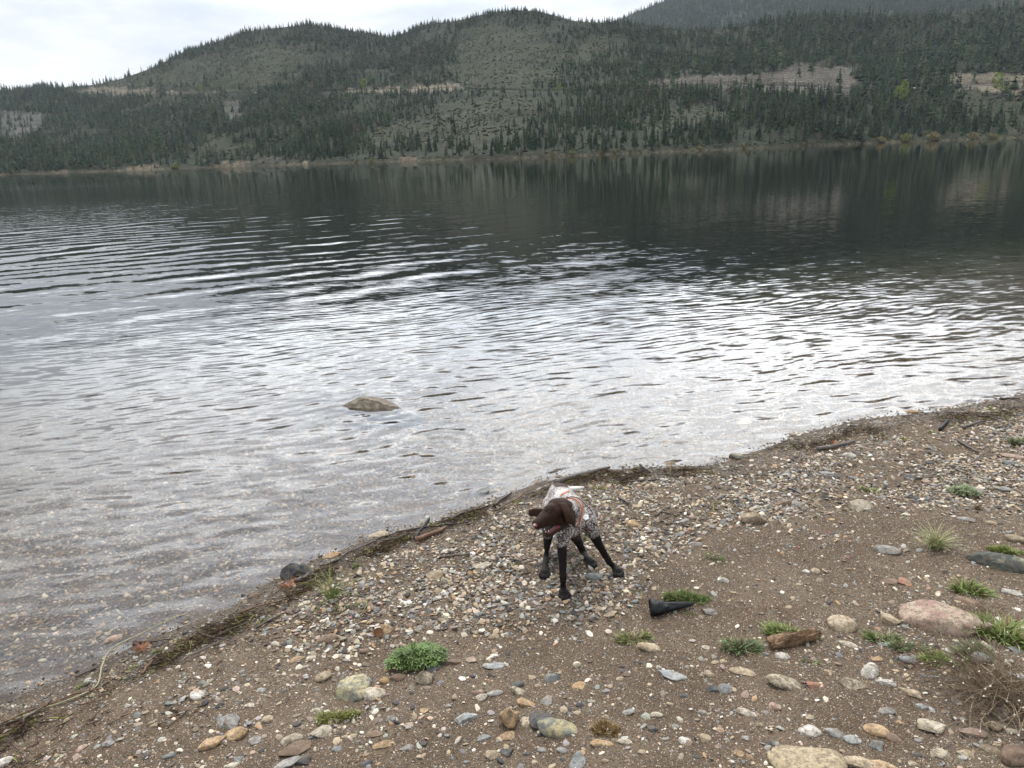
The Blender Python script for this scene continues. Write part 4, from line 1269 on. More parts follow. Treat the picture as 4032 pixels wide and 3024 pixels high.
    (2690, 2054, 46, 44, 'grey', 'a', 'grey wedge between the yellow-tan block and the pyramid'),
    (2438, 2072, 38, 28, 'tan', 'r', 'small tan stone touching the yellow-tan block'),
    (2558, 2156, 40, 28, 'tan', 'a', 'tan stone before the dark grey one right of the dog'),
    (2578, 2134, 40, 34, 'dark', 'a', 'dark grey stone right of the dog'),
    (2612, 2121, 32, 24, 'grey', 'a', 'grey stone touching the dark grey one right of the dog'),
    (2510, 2203, 34, 28, 'tan', 'r', 'small tan stone right of the front leg'),
    (2294, 2192, 32, 38, 'tan', 'a', 'tan upright stone behind the legs of the dog'),
    (2634, 1824, 48, 20, 'tan', 'r', 'tan rock in the shallows beyond the dog'),
    (2205, 1876, 38, 16, 'brown', 'a', 'brown block at the waterline above the dog'),
    (1500, 1588, 172, 66, 'lakerock', 'a', 'lone rough tan rock standing out of the lake'),
    (1706, 2261, 80, 62, 'tan', 'a', 'tan-grey boulder left of the dog'),
    (1902, 2225, 64, 50, 'cream', 'a', 'cream boulder left of the hind leg'),
    (1893, 1936, 96, 44, 'bluegrey', 'a', 'dark blue-grey rock in the shallows left of the head'),
    (1760, 2166, 60, 26, 'white', 'f', 'grey-white flat stone near the driftwood left of the dog'),
    (1494, 2101, 84, 30, 'tan', 'f', 'pale tan slab just under the water near the thin branch'),
    (1632, 1728, 110, 40, 'cream', 'f', 'pale slab on the lake bed beside the rings of the drop'),
    (1329, 1782, 110, 38, 'pink', 'f', 'pinkish slab on the lake bed below the lone rock'),
    (1440, 1822, 36, 14, 'orange', 'r', 'small orange stone on the lake bed'),
    (2923, 1660, 90, 30, 'cream', 'f', 'cream slab on the lake bed on the right'),
    (1114, 2042, 40, 20, 'orange', 'r', 'orange stone on the lake bed left of the shallows rock'),
    (790, 2130, 60, 30, 'pink', 'r', 'pale pink stone on the lake bed at the left'),
    (3122, 1709, 36, 16, 'cream', 'r', 'cream stone on the lake bed close to the right beach'),
]
WATER_OK = {1588}


def add_rock(px_, py_, w_, h_, key, shp, label, seed, group=None, sub=None):
    x, y, z = on_ground(np.array(px_), np.array(py_ + 0.18 * h_))
    x, y, z = float(x), float(y), float(z)
    dcam = math.sqrt(x * x + y * y + (ZC - z) ** 2)
    wm = w_ * dcam / F; hm_ = h_ * dcam / F
    sa = (ZC - z) / dcam; ca = math.sqrt(1 - sa * sa)
    ratio = {'r': 0.62, 'a': 0.62, 'f': 0.30, 't': 1.15}[shp]
    D = hm_ / (sa + ratio * ca * 0.72)
    D = min(D, wm * 1.5)
    hz = D * ratio
    sub = sub or (4 if w_ > 60 else 3)
    V, T_ = stone(sub, seed, {'r': 0.33, 'a': 0.9, 'f': 0.6, 't': 0.8}[shp], 1.0, shp == 't')
    rr0 = np.random.default_rng(seed)
    V = V * np.array([wm / 2 * 1.04, D / 2 * 1.04, hz / 2])
    o = link('rock', mesh_from('rock', V, T_, shp in 'rf', mats=[RM_[key]]), loc=(x, y, z + hz * (0.08 if shp != 't' else 0.28)))
    yaw = -math.atan2(x, y)
    o.rotation_euler = (rr0.normal(0, 0.05), rr0.normal(0, 0.08), yaw)
    tag(o, label, 'rock', group)
    return o


for i_, R_ in enumerate(ROCKS):
    o = add_rock(*R_, seed=900 + i_)
    if R_[1] == 1588:      # the lake rock reaches down to the bed
        x, y = gz0 = (ray(1500, 1612) * (-ZC / ray(1500, 1612)[2]))[:2]
        o.location = (x + 0.02, y + 0.12, -0.06); o.scale = (1.85, 1.0, 1.6); o.rotation_euler = (0, 0.10, -0.18)
# countable stones of the second rank
NEAR = [(0, 2960), (500, 2800), (900, 2620), (1500, 2640), (2500, 2560), (3100, 2420), (4032, 2500), (4032, 3024), (0, 3024)]
cls = [('tan', 'tan'), ('cream', 'cream'), ('orange', 'orange-brown'), ('grey', 'grey'), ('bluegrey', 'blue-grey'), ('dark', 'dark'), ('pink', 'pinkish'), ('white', 'whitish')]
r5 = np.random.default_rng(99); cnt = 0; tries = 0; used = [(R_[0], R_[1], R_[2]) for R_ in ROCKS]
MARKS = [(1396, 2700, 'the large streaked boulder'), (1643, 2580, 'the lupine clump'), (2007, 2828, 'the tall orange boulder'), (2200, 2854, 'the big lichen boulder'), (1263, 2877, 'the cream and rust stone'),
         (905, 2850, 'the lower left boulder trio'), (3168, 2975, 'the big sandy slab'), (3726, 2429, 'the pink granite boulder'), (3940, 2204, 'the long dark boulder'), (3120, 2530, 'the rotten wood'), (2640, 2400, 'the charred club'),
         (2566, 2546, 'the domed tan stone'), (3425, 2637, 'the upright whitish stone'), (3992, 2970, 'the red-brown egg stone'), (3664, 2848, 'the pale triangular stone'), (2638, 2650, 'the grey-green stone ridge'), (1166, 2595, 'the orange stone pair'),
         (1706, 2261, 'the tan-grey boulder'), (2959, 2042, 'the sandy pyramid rock'), (3386, 1991, 'the cream and grey rock'), (3684, 2132, 'the bunch of straw grass'), (2489, 2058, 'the yellow-tan block'), (1523, 2468, 'the pine cone'), (500, 2850, 'the pale root'),
         (1800, 2940, 'the tan sloping stone'), (3290, 1770, 'the driftwood log'), (3798, 1934, 'the grey-green plant')]
while cnt < 150 and tries < 9000:
    tries += 1
    if cnt < 105:
        a, b_ = r5.uniform(10, 4020), r5.uniform(2520, 3010); ok = bool(inpoly(np.array(a), np.array(b_), NEAR)); zone = 'in the foreground soil'; w_ = r5.uniform(24, 40) * r5.choice([1, 1, 1.6])
        if a < 1000 and r5.random() < 0.6: continue
    else:
        a, b_ = r5.uniform(1150, 4020), r5.uniform(1760, 2560); ok = bool(inpoly(np.array(a), np.array(b_), BAND)); zone = 'in the pebble band by the water'; w_ = r5.uniform(22, 36)
        if 2100 < a < 2470 and b_ > 1900: continue
    if not ok or any(abs(a - q_[0]) < (w_ + q_[2]) * 0.6 and abs(b_ - q_[1]) < (w_ + q_[2]) * 0.45 for q_ in used): continue
    k = r5.choice(len(cls), p=[.2, .14, .1, .18, .12, .12, .06, .08])
    mk_ = min(MARKS, key=lambda q_: math.hypot(a - q_[0], (b_ - q_[1]) * 1.4))
    side = ('left of' if a < mk_[0] else 'right of') if abs(a - mk_[0]) > abs(b_ - mk_[1]) else ('above' if b_ < mk_[1] else 'below')
    shp_ = 'raaf'[r5.integers(0, 4)]
    add_rock(a, b_, w_, w_ * r5.uniform(0.5, 0.8), cls[k][0], shp_, 'small %s %s stone %s %s' % ({'r': 'rounded', 'a': 'angular', 'f': 'flat'}[shp_], cls[k][1], side, mk_[2]), 3000 + cnt, 'small stones ' + zone, 3)
    used.append((a, b_, w_)); cnt += 1

# ------------------------------------------------------------------ driftwood and debris
def tube(pts, rad, n=7, seed=0, rough=0.12, taper=(1, 1), seg=3):
    r = np.random.default_rng(seed)
    pts = np.asarray(pts, float)
    if len(pts) > 2 or seg > 1:
        tt = np.linspace(0, len(pts) - 1, (len(pts) - 1) * seg + 1)
        pts = np.stack([np.interp(tt, np.arange(len(pts)), pts[:, k]) for k in range(3)], 1)
        sm = pts.copy(); sm[1:-1] = (pts[:-2] + pts[1:-1] * 2 + pts[2:]) / 4; pts = sm
        pts[1:-1] += r.normal(0, rad * 0.25, pts[1:-1].shape)
    N = len(pts); V = []
    for i in range(N):
        d = pts[min(i + 1, N - 1)] - pts[max(i - 1, 0)]; d /= np.linalg.norm(d)
        s = np.cross(d, (0, 0, 1.0)); s /= np.linalg.norm(s) + 1e-9; u = np.cross(s, d)
        rr = rad * (taper[0] + (taper[1] - taper[0]) * i / (N - 1))
        for j in range(n):
            a = 6.283 * j / n; q_ = rr * (1 + r.normal(0, rough))
            V.append(pts[i] + s * math.cos(a) * q_ + u * math.sin(a) * q_)
    Q_ = [(i * n + j, i * n + (j + 1) % n, (i + 1) * n + (j + 1) % n, (i + 1) * n + j) for i in range(N - 1) for j in range(n)]
    V += [pts[0], pts[-1]]; b0 = N * n
    T_ = [(b0, (j + 1) % n, j) for j in range(n)] + [(b0 + 1, (N - 1) * n + j, (N - 1) * n + (j + 1) % n) for j in range(n)]
    return np.array(V), [np.array(Q_), np.array(T_)]


def wood_mat(name, c1, c2, rough=0.7):
    m, t, b = material(name, rough, 0.35)
    ob = t.new('ShaderNodeTexCoord').outputs['Object']
    nz = t.noise(ob, 30, 5, 0.7, 1.0)
    t.l.new(t.ramp(nz, [(0.32, c1), (0.66, c2)]), b.inputs['Base Color'])
    bn = t.new('ShaderNodeBump'); bn.inputs['Strength'].default_value = 0.6; bn.inputs['Distance'].default_value = 0.003
    t.l.new(t.noise(ob, 130, 4, 0.7), bn.inputs['Height']); t.l.new(bn.outputs[0], b.inputs['Normal'])
    return m
WM = {'dark': wood_mat('wet_dark_wood', (0.030, 0.022, 0.017), (0.085, 0.062, 0.048), 0.5), 'grey': wood_mat('grey_driftwood', (0.075, 0.062, 0.052), (0.16, 0.14, 0.125)),
      'black': wood_mat('charred_wood', (0.004, 0.0045, 0.005), (0.011, 0.012, 0.014), 0.6), 'red': wood_mat('red_brown_bark', (0.09, 0.045, 0.025), (0.18, 0.10, 0.06)),
      'rotten': wood_mat('rotten_wood', (0.045, 0.027, 0.016), (0.26, 0.165, 0.095), 0.9), 'pale': wood_mat('pale_stem', (0.22, 0.20, 0.12), (0.36, 0.33, 0.22), 0.8)}
STICKS = [
    ([(2188, 1912), (2250, 1887), (2330, 1868), (2400, 1850)], 20, 'grey', 'thick grey driftwood branch at the waterline above the dog'),
    ([(1945, 1998), (1980, 1972), (2013, 1948)], 13, 'dark', 'dark stick pointing to the lake just left of the head'),
    ([(1633, 2130), (1662, 2092), (1690, 2048)], 13, 'black', 'black burnt stick standing out of the debris line'),
    ([(1636, 2136), (1700, 2112), (1755, 2088)], 20, 'red', 'reddish brown split plank beside the black burnt stick'),
    ([(1291, 2229), (1330, 2212), (1365, 2180), (1443, 2152), (1500, 2118), (1576, 2104)], 7, 'dark', 'long thin dark branch curving along the waterline'),
    ([(1560, 2102), (1680, 2080), (1800, 2068)], 9, 'dark', 'straight dark twig above the reddish split plank'),
    ([(1740, 2062), (1850, 2020), (1930, 1998)], 12, 'dark', 'dark branch between the split plank and the dog'),
    ([(3218, 1776), (3290, 1766), (3362, 1748)], 17, 'grey', 'short brown-grey driftwood log on the right beach'),
    ([(3937, 1573), (3970, 1576), (4003, 1576)], 8, 'dark', 'short black stick at the right waterline'),
    ([(529, 2532), (600, 2534), (678, 2523)], 8, 'dark', 'dark twig sticking into the water at the left'),
    ([(298, 2672), (345, 2652), (387, 2632)], 7, 'dark', 'short dark stick at the waterline in the lower left'),
    ([(-40, 2880), (100, 2812), (203, 2778), (300, 2735), (400, 2717)], 7, 'red', 'long reddish twig along the debris at the lower left'),
    ([(40, 2850), (160, 2800), (271, 2765), (350, 2730), (393, 2697), (400, 2650), (430, 2605), (475, 2580), (600, 2520), (680, 2465), (745, 2430)], 6, 'pale', 'long pale green root curving from the debris over the water'),
    ([(1163, 2299), (1195, 2288), (1222, 2272)], 20, 'dark', 'wet black log end beside the dark triangular slab'),
    ([(560, 2660), (590, 2625), (610, 2600)], 9, 'red', 'short brown stick crossing the lower left debris'),
    ([(1010, 2480), (1060, 2450), (1120, 2420)], 8, 'dark', 'dark stick in the debris below the waterline grass'),
    ([(2450, 1905), (2560, 1895), (2620, 1890)], 7, 'dark', 'thin stick in the debris right of the grey branch'),
    ([(2520, 1836), (2540, 1850), (2560, 1866)], 10, 'dark', 'leaning dark stub beside the small seedling at the water'),
    ([(2435, 1965), (2455, 1978), (2475, 1992)], 10, 'dark', 'short dark stick on the pebbles right of the white tail'),
    ([(3790, 1690), (3830, 1676), (3870, 1664)], 10, 'grey', 'grey branch piece in the debris at the far right'),
    ([(3700, 1700), (3716, 1680), (3730, 1662)], 12, 'black', 'black stump-like stick on the right debris'),
    ([(3770, 1740), (3810, 1765), (3850, 1790)], 9, 'dark', 'dark thin stick lying on the right pebbles'),
    ([(3100, 1925), (3125, 1935), (3145, 1950)], 8, 'dark', 'crooked dark twig above the brown block'),
    ([(2600, 2020), (2660, 2030), (2700, 2035)], 6, 'dark', 'thin dark twig right of the yellow-tan block'),
    ([(2580, 2035), (2605, 2015), (2625, 2005)], 7, 'grey', 'small grey twig above the thin dark twig'),
    ([(1730, 2200), (1790, 2195), (1850, 2188)], 8, 'dark', 'dark twig on the pebbles behind the tan-grey boulder'),
    ([(2010, 2205), (2035, 2212), (2052, 2216)], 9, 'grey', 'short grey twig left of the hind leg'),
    ([(2155, 2202), (2180, 2204), (2200, 2202)], 7, 'dark', 'dark twig lying between the hind and the front leg'),
]
for i_, (pp, th, wk, lab) in enumerate(STICKS):
    pp = np.array(pp, float); x, y, z = on_ground(pp[:, 0], pp[:, 1])
    dc = np.sqrt(x * x + y * y + (ZC - z) ** 2).mean(); rad = th * dc / F / 2
    z = np.maximum(z, -0.01) + rad * 0.9 + 0.006
    if 'root curving' in lab:
        z[5:] += np.array([0.02, 0.045, 0.06, 0.06, 0.04, 0.02])
    V, Fq = tube(np.stack([x, y, z], 1), rad, 8, i_, 0.10, (1.0, 0.65))
    c0 = V.mean(0)
    tag(link('driftwood_stick' if th > 6.5 else 'dead_root', mesh_from('stick', V - c0, Fq, True, mats=[WM[wk]]), loc=c0), lab, 'driftwood')

SK = len(STICKS)
DL = np.array([(-200, 2990), (0, 2895), (400, 2735), (700, 2590), (1000, 2420), (1200, 2310), (1400, 2205), (1600, 2120), (1800, 2050), (2000, 1985), (2200, 1915), (2400, 1878), (2600, 1868),
               (2800, 1845), (3000, 1790), (3300, 1725), (3600, 1672), (3800, 1650), (4032, 1600), (4200, 1570)], float)
wdt = np.array([44, 42, 38, 36, 32, 28, 26, 26, 26, 26, 24, 26, 24, 22, 22, 26, 26, 32, 36, 36.0])
nD = 17000
u = rng.uniform(0, len(DL) - 1.001, nD); dpx = np.interp(u, np.arange(len(DL)), DL[:, 0]); dpy = np.interp(u, np.arange(len(DL)), DL[:, 1])
dpy = dpy + rng.normal(0, 0.52, nD) * np.interp(u, np.arange(len(DL)), wdt)
dpy = dpy + 26 * fbm(u * 2.3, u * 0 + 4, 3, 61)
stray = rng.random(nD) < 0.22
dpy = dpy + stray * rng.uniform(0, 240, nD); dpx = dpx + stray * rng.uniform(-30, 200, nD)
x, y, z = on_ground(dpx, dpy); ok = (sdist(x, y) > 0.015) & (rng.random(nD) < np.clip(0.62 + 2.2 * fbm(x * 3.2, y * 3.2, 3, 71), 0.10, 1))
x, y, z = x[ok], y[ok], z[ok]; n = len(x)
L = rng.lognormal(math.log(0.027), 0.7, n); wd = rng.uniform(0.0009, 0.0026, n)
big = rng.random(n) < 0.08; L[big] *= 1.8; wd[big] *= 1.6
L = np.clip(L, 0.008, 0.22)
# most pieces lie along the wave's swash line
ang = np.arctan2(0.50, 1.0) + rng.normal(0, 0.75, n); tilt = rng.normal(0, 0.16, n)
dv = np.stack([np.cos(ang) * np.cos(tilt), np.sin(ang) * np.cos(tilt), np.sin(tilt)], 1)
sv = np.stack([-np.sin(ang), np.cos(ang), rng.normal(0, 0.4, n)], 1); uv = np.cross(dv, sv)
P0 = np.stack([x, y, z + rng.uniform(0.003, 0.024, n) * ~stray[ok] + 0.004], 1)
Vd = []
bnd = sv * rng.normal(0, 0.13, (n, 1)) * L[:, None]
for e_ in (-1, -0.1, 1):
    for a_, b_ in ((1, 0), (-0.5, 0.8), (-0.5, -0.8)):
        k_ = 1.0 if e_ < 0.5 else 0.45
        bend = bnd if e_ == -0.1 else 0
        Vd.append(P0 + dv * (L / 2 * e_)[:, None] + bend + (sv * a_ + uv * b_) * (wd * k_)[:, None])
Vd = np.stack(Vd, 1).reshape(-1, 3)
ft = np.array([(0, 1, 4, 3), (1, 2, 5, 4), (2, 0, 3, 5), (3, 4, 7, 6), (4, 5, 8, 7), (5, 3, 6, 8)])
Fd = (ft[None] + (np.arange(n) * 9)[:, None, None]).reshape(-1, 4)
dc_ = np.array([(0.045, 0.028, 0.018), (0.075, 0.046, 0.028), (0.12, 0.072, 0.04), (0.028, 0.02, 0.015), (0.19, 0.14, 0.085), (0.19, 0.22, 0.05)])[rng.choice(6, n, p=[.26, .28, .17, .12, .09, .08])]
me = mesh_from('debris', Vd, Fd, False, cols=np.repeat(dc_, 9, 0)); me.materials.append(attr_mat('wet_debris', 0.8, 0.2, 0.3, 90))
tag(link('wrack_line', me), kind='stuff', label='dark wet line of twigs, bark and rotting plant bits along the water', cat='debris')
# dark humus under it: small crumbs
u = rng.uniform(0, len(DL) - 1.001, 60000); dpx = np.interp(u, np.arange(len(DL)), DL[:, 0]); dpy = np.interp(u, np.arange(len(DL)), DL[:, 1]) + rng.normal(0, 0.62, 60000) * np.interp(u, np.arange(len(DL)), wdt) + 26 * fbm(u * 2.3, u * 0 + 4, 3, 61)
x, y, z = on_ground(dpx, dpy); ok = (sdist(x, y) > 0.01) & (fbm(x * 3.2, y * 3.2, 3, 71) > 0.02) & (rng.random(len(x)) < 0.7); x, y, z = x[ok], y[ok], z[ok]
cc = np.array([0.062, 0.041, 0.026]) * rng.uniform(0.5, 1.7, (len(x), 1))
me = scatter_stones('humus', [tiny(s + 20) for s in range(6)], np.stack([x, y, z + rng.uniform(0, 0.012, len(x))], 1), rng.uniform(0.0018, 0.0048, len(x)), cc, 5)
me.materials.append(m_peb); tag(link('wet_humus', me), kind='stuff', label='dark crumbly humus packed under the twigs along the water', cat='debris')

# loose sticks caught in the line, each one a thing
r8 = np.random.default_rng(21)
for k in range(34):
    u_ = r8.uniform(0.6, len(DL) - 1.6); a = np.interp(u_, np.arange(len(DL)), DL[:, 0]); b_ = np.interp(u_, np.arange(len(DL)), DL[:, 1]) + r8.normal(0, 26)
    if 2080 < a < 2330: continue
    x, y, z = [float(v) for v in on_ground(np.array(a), np.array(b_))]
    if sdist(x, y) < 0.03: continue
    L_ = r8.uniform(0.10, 0.30); an = 0.46 + r8.normal(0, 0.5); rd = r8.uniform(0.003, 0.007)
    pts = [np.array([x + math.cos(an) * L_ * q_, y + math.sin(an) * L_ * q_, 0.0]) for q_ in (-.5, -.15, .2, .5)]
    for p_ in pts: p_[:2] += r8.normal(0, L_ * 0.035, 2); p_[2] = float(ground_h(p_[0], p_[1])) + rd + r8.uniform(0.008, 0.022)
    V, Fq = tube(pts, rd, 7, k, 0.12, (1, .6)); c0 = V.mean(0)
    mk_ = min(MARKS + [(1310, 2320, 'the tall grass clump'), (1166, 2254, 'the dark triangular slab'), (2903, 1795, 'the green-grey oval rock'), (3800, 1680, 'the right twigs')], key=lambda q_: math.hypot(a - q_[0], b_ - q_[1]))
    wk = ['dark', 'dark', 'red', 'grey'][r8.integers(0, 4)]
    tag(link('driftwood_stick', mesh_from('stick', V - c0, Fq, True, mats=[WM[wk]]), loc=c0), '%s %s stick caught in the debris nearest %s' % ('long' if L_ > 0.2 else 'short', {'dark': 'dark wet', 'red': 'red-brown', 'grey': 'grey'}[wk], mk_[2]), 'driftwood', 'sticks caught in the debris line')

# rotten plank by the grass
x, y, z = on_ground(np.array([3019.0, 3224.0]), np.array([2555.0, 2512.0]))
V, T_ = ico(4)
Lp = math.hypot(x[1] - x[0], y[1] - y[0])
V = np.sign(V) * np.abs(V) ** 0.45 * np.array([Lp / 2, 0.028, 0.017])
V += 0.010 * np.stack([0 * V[:, 0], n3(V * np.array([6, 60, 60]), 1, 3), n3(V * np.array([8, 70, 70]), 1, 8)], 1)
V[:, 0] *= (1 + 0.35 * n3(V * np.array([0, 110, 150]) + 1, 1, 5)); V[:, 2] += 0.008 * np.sign(n3(V * np.array([14, 160, 0]), 1, 15))
tag(link('rotten_wood', mesh_from('rotten_wood', V, T_, False, mats=[WM['rotten']]), loc=(x.mean(), y.mean(), z.mean() + 0.028), rotz=math.atan2(y[1] - y[0], x[1] - x[0])),
    'broken piece of rotten brown wood lying in front of a green tuft', 'wood')
# charred club: blunt flared end at the left, taper to the right
x, y, z = on_ground(np.array([2560.0, 2735.0]), np.array([2418.0, 2392.0]))
A = np.array([x[0], y[0], z[0] + 0.034]); B = np.array([x[1], y[1], z[1] + 0.036])
prof = [(0.0, 0.78, 0), (0.03, 1.0, 0), (0.14, 1.02, .0), (0.24, 0.86, 0), (0.32, 0.66, 0), (0.45, 0.56, 0.05), (0.62, 0.46, 0.1), (0.8, 0.34, 0.1), (0.93, 0.22, 0.1), (1.0, 0.05, 0.1)]
prof = [tuple(np.interp(q_, [p_[0] for p_ in prof], [p_[k] for p_ in prof]) for k in range(3)) for q_ in np.concatenate([[0, .012], np.linspace(.03, 1, 46)])]
d = B - A; Lc = np.linalg.norm(d); d /= Lc; s = np.cross(d, (0, 0, 1.0)); s /= np.linalg.norm(s); uu = np.cross(s, d)
V = []; nn = 32
r6 = np.random.default_rng(4)
for tq, rq, up_ in prof:
    for j_ in range(nn):
        a = 6.283 * j_ / nn
        q_ = 0.046 * rq * (1 + 0.07 * math.sin(3 * a + tq * 4) + 0.20 * float(fbm(np.array(a * 1.6 + 0.0), np.array(tq * 9.0), 3, 5)) - 0.10 * (abs(math.sin(4 * a + 6 * tq)) < 0.16)) * (1 - 0.28 * math.exp(-((a - 2.2) / 0.30) ** 2) * (tq > 0.1))
        V.append(A + d * Lc * (tq - 0.04 * (math.cos(a) if tq == 0 else 0)) + s * math.cos(a) * q_ + uu * math.sin(a) * q_ + np.array([0, 0, 0.006 * up_ - 0.012 * tq]))
Q_ = [(i * nn + j_, i * nn + (j_ + 1) % nn, (i + 1) * nn + (j_ + 1) % nn, (i + 1) * nn + j_) for i in range(len(prof) - 1) for j_ in range(nn)]
V += [A + d * 0.004, B]; b0 = len(prof) * nn
T_ = [(b0, (j_ + 1) % nn, j_) for j_ in range(nn)] + [(b0 + 1, b0 - nn + j_, b0 - nn + (j_ + 1) % nn) for j_ in range(nn)]
V = np.array(V); c0 = V.mean(0)
tag(link('charred_club', mesh_from('charred_club', V - c0, [np.array(Q_), np.array(T_)], True, mats=[WM['black']]), loc=c0),
    'black tapered club of charred wood with a blunt thick end, lying before a green tuft', 'charred wood')

# ------------------------------------------------------------------ plants
def blades(n, R_, h, w_, seed, dome=1.0, lean=0.5, seg=3, droop=0.5, R2=None):
    r = np.random.default_rng(seed); V = []; Fq = []; sh = []
    R2 = R2 or R_
    if seg == 4: cen = [(0, 0, 1, 1)]
    else: cen = [(r.uniform(-.75, .75) * R_, r.uniform(-.6, .6) * R2, r.uniform(0.18, 0.5), r.uniform(0.45, 1.15)) for _ in range(9)]
    for k in range(n):
        rad = math.sqrt(r.random()); a = r.uniform(0, 6.283); cx0, cy0, cr, ch = cen[r.integers(0, len(cen))]
        bx_, by_ = cx0 + rad * cr * R_ * math.cos(a), cy0 + rad * cr * max(R2, R_ * .5) * math.sin(a)
        la = math.atan2(by_, bx_) + r.normal(0, 0.9); ln = lean * (0.25 + rad) * r.uniform(0.5, 1.4)
        hh_ = h * ch * (1 - (1 - dome) * rad * rad) * r.uniform(0.4, 1.2)
        ww = w_ * r.uniform(0.6, 1.3); fa = r.uniform(0, 3.14)
        fx, fy = math.cos(fa) * ww, math.sin(fa) * ww
        i = len(V); c_ = r.uniform(0.6, 1.35)
        for s_2 in range(seg + 1):
            u_ = s_2 / seg; o_ = hh_ * ln * u_ ** (1 + droop)
            zz_ = hh_ * (u_ - droop * 0.45 * ln * u_ * u_)
            k2 = (1 - u_) ** 0.6 * (0.6 + 1.1 * u_ if w_ > 0.002 else 1)
            cx_, cy_ = bx_ + math.cos(la) * o_, by_ + math.sin(la) * o_
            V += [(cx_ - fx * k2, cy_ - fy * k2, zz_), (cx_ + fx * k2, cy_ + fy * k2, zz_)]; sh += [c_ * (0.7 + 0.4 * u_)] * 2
        for s_2 in range(seg): Fq.append((i + 2 * s_2, i + 2 * s_2 + 1, i + 2 * s_2 + 3, i + 2 * s_2 + 2))
    return np.array(V), np.array(Fq), np.array(sh)


m_leaf = attr_mat('plant_leaf', 0.6, 0.3, 0.2, 40)
def plant(name, px_, py_, w_, h_, kind, col, label, cat, seed, group=None, dens=1.0):
    x, y, z = on_ground(np.array(float(px_)), np.array(float(py_) + h_ * 0.25)); x, y, z = float(x), float(y), float(z)
    dc = math.sqrt(x * x + y * y + (ZC - z) ** 2); wm = w_ * dc / F; hm_ = h_ * dc / F
    r = np.random.default_rng(seed); yaw = -math.atan2(x, y)
    parts = []
    if kind == 'cushion':
        D = hm_ * 1.05; V, Fq, sh = blades(int(1100 * dens), wm / 2 * 0.92, hm_ * 0.46, 0.0026, seed, 0.45, 0.9, 2, 0.5, D / 2)
    elif kind == 'tuft':
        D = hm_ * 0.9; V, Fq, sh = blades(int(620 * dens), wm / 2 * 0.9, hm_ * 0.52, 0.0038, seed, 0.7, 1.1, 3, 0.6, D / 2)
    elif kind == 'grass':
        D = wm * 0.2; V, Fq, sh = blades(int(230 * dens), wm * 0.14, hm_ * 1.0, 0.0016, seed, 0.9, 1.1, 4, 0.8, D)
    elif kind == 'sparse':
        D = hm_; V, Fq, sh = blades(int(70 * dens), wm / 2 * 0.9, hm_ * 0.6, 0.0028, seed, 0.7, 0.9, 3, 0.6, D / 2)
    elif kind == 'palmate':
        D = hm_ * 0.95; V = []; Fq = []; sh = []
        for k in range(int(130 * dens)):
            rad = math.sqrt(r.random()); a = r.uniform(0, 6.283)
            c = np.array([rad * wm / 2 * 0.86 * math.cos(a), rad * D / 2 * math.sin(a), hm_ * 0.48 * (1 - 0.75 * rad * rad) * r.uniform(0.55, 1.1) + 0.008])
            nl = 7; lr = r.uniform(0.022, 0.036); cs = r.uniform(0.6, 1.35); t1, t2 = r.normal(0, 0.35, 2); a0 = r.uniform(0, 6.28)
            for q_ in range(nl):
                b_ = a0 + 6.283 * q_ / nl; dx, dy = math.cos(b_), math.sin(b_); pxn, pyn = -dy, dx
                i = len(V)
                for u_, wv in ((0.05, 0.2), (0.55, 1.0), (1.0, 0.12)):
                    zz_ = lr * u_ * 0.35 * (1.3 - u_) + (dx * t1 + dy * t2) * lr * u_
                    for s_2 in (-1, 1):
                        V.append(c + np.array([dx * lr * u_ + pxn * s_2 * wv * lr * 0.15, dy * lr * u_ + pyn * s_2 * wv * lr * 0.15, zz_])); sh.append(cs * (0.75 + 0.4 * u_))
                Fq += [(i, i + 1, i + 3, i + 2), (i + 2, i + 3, i + 5, i + 4)]
        V = np.array(V); Fq = np.array(Fq); sh = np.array(sh)
    colr = np.array(col)[None] * sh[:, None]
    nb_ = {'palmate': 6}.get(kind, {'cushion': 6, 'tuft': 8, 'grass': 10, 'sparse': 8}.get(kind, 6)); lid = np.arange(len(sh)) // nb_; dead_ = np.random.default_rng(seed + 5).random(lid.max() + 1)[lid] < (0.02 if kind == 'palmate' else 0.16)
    colr = np.where(dead_[:, None], np.array([0.26, 0.19, 0.10])[None] * sh[:, None], colr)
    colr = colr * (1 + np.random.default_rng(seed).normal(0, 0.04, (len(sh), 1)))
    o = bpy.data.objects.new(name, None); COL.objects.link(o); o.location = (x, y, z - 0.003); o.rotation_euler = (0, 0, yaw)
    tag(o, label, cat, group)
    link('leaves', mesh_from('leaves', V, Fq, False, mats=[m_leaf], cols=colr), o)
    if kind in ('palmate', 'tuft', 'sparse'):
        tb = []
        for k in range(10):
            a = r.uniform(0, 6.28); rd = r.uniform(0.3, 0.8)
            e_ = np.array([math.cos(a) * wm / 2 * rd, math.sin(a) * D / 2 * rd, hm_ * 0.35])
            tb.append(tube([(0, 0, -0.005), e_ * 0.5 + (0, 0, 0.004), e_], 0.0013, 4, k, 0, (1, .6), 1))
        V, Fq = join(tb); link('stems', mesh_from('stems', V, Fq, True, mats=[m_stem]), o)
    return o
m_stem = plain('plant_stem', (0.13, 0.11, 0.06), 0.8)
G1 = (0.13, 0.19, 0.055); G2 = (0.175, 0.235, 0.06); G3 = (0.115, 0.155, 0.065); GY = (0.32, 0.34, 0.10); G4 = (0.17, 0.215, 0.08)
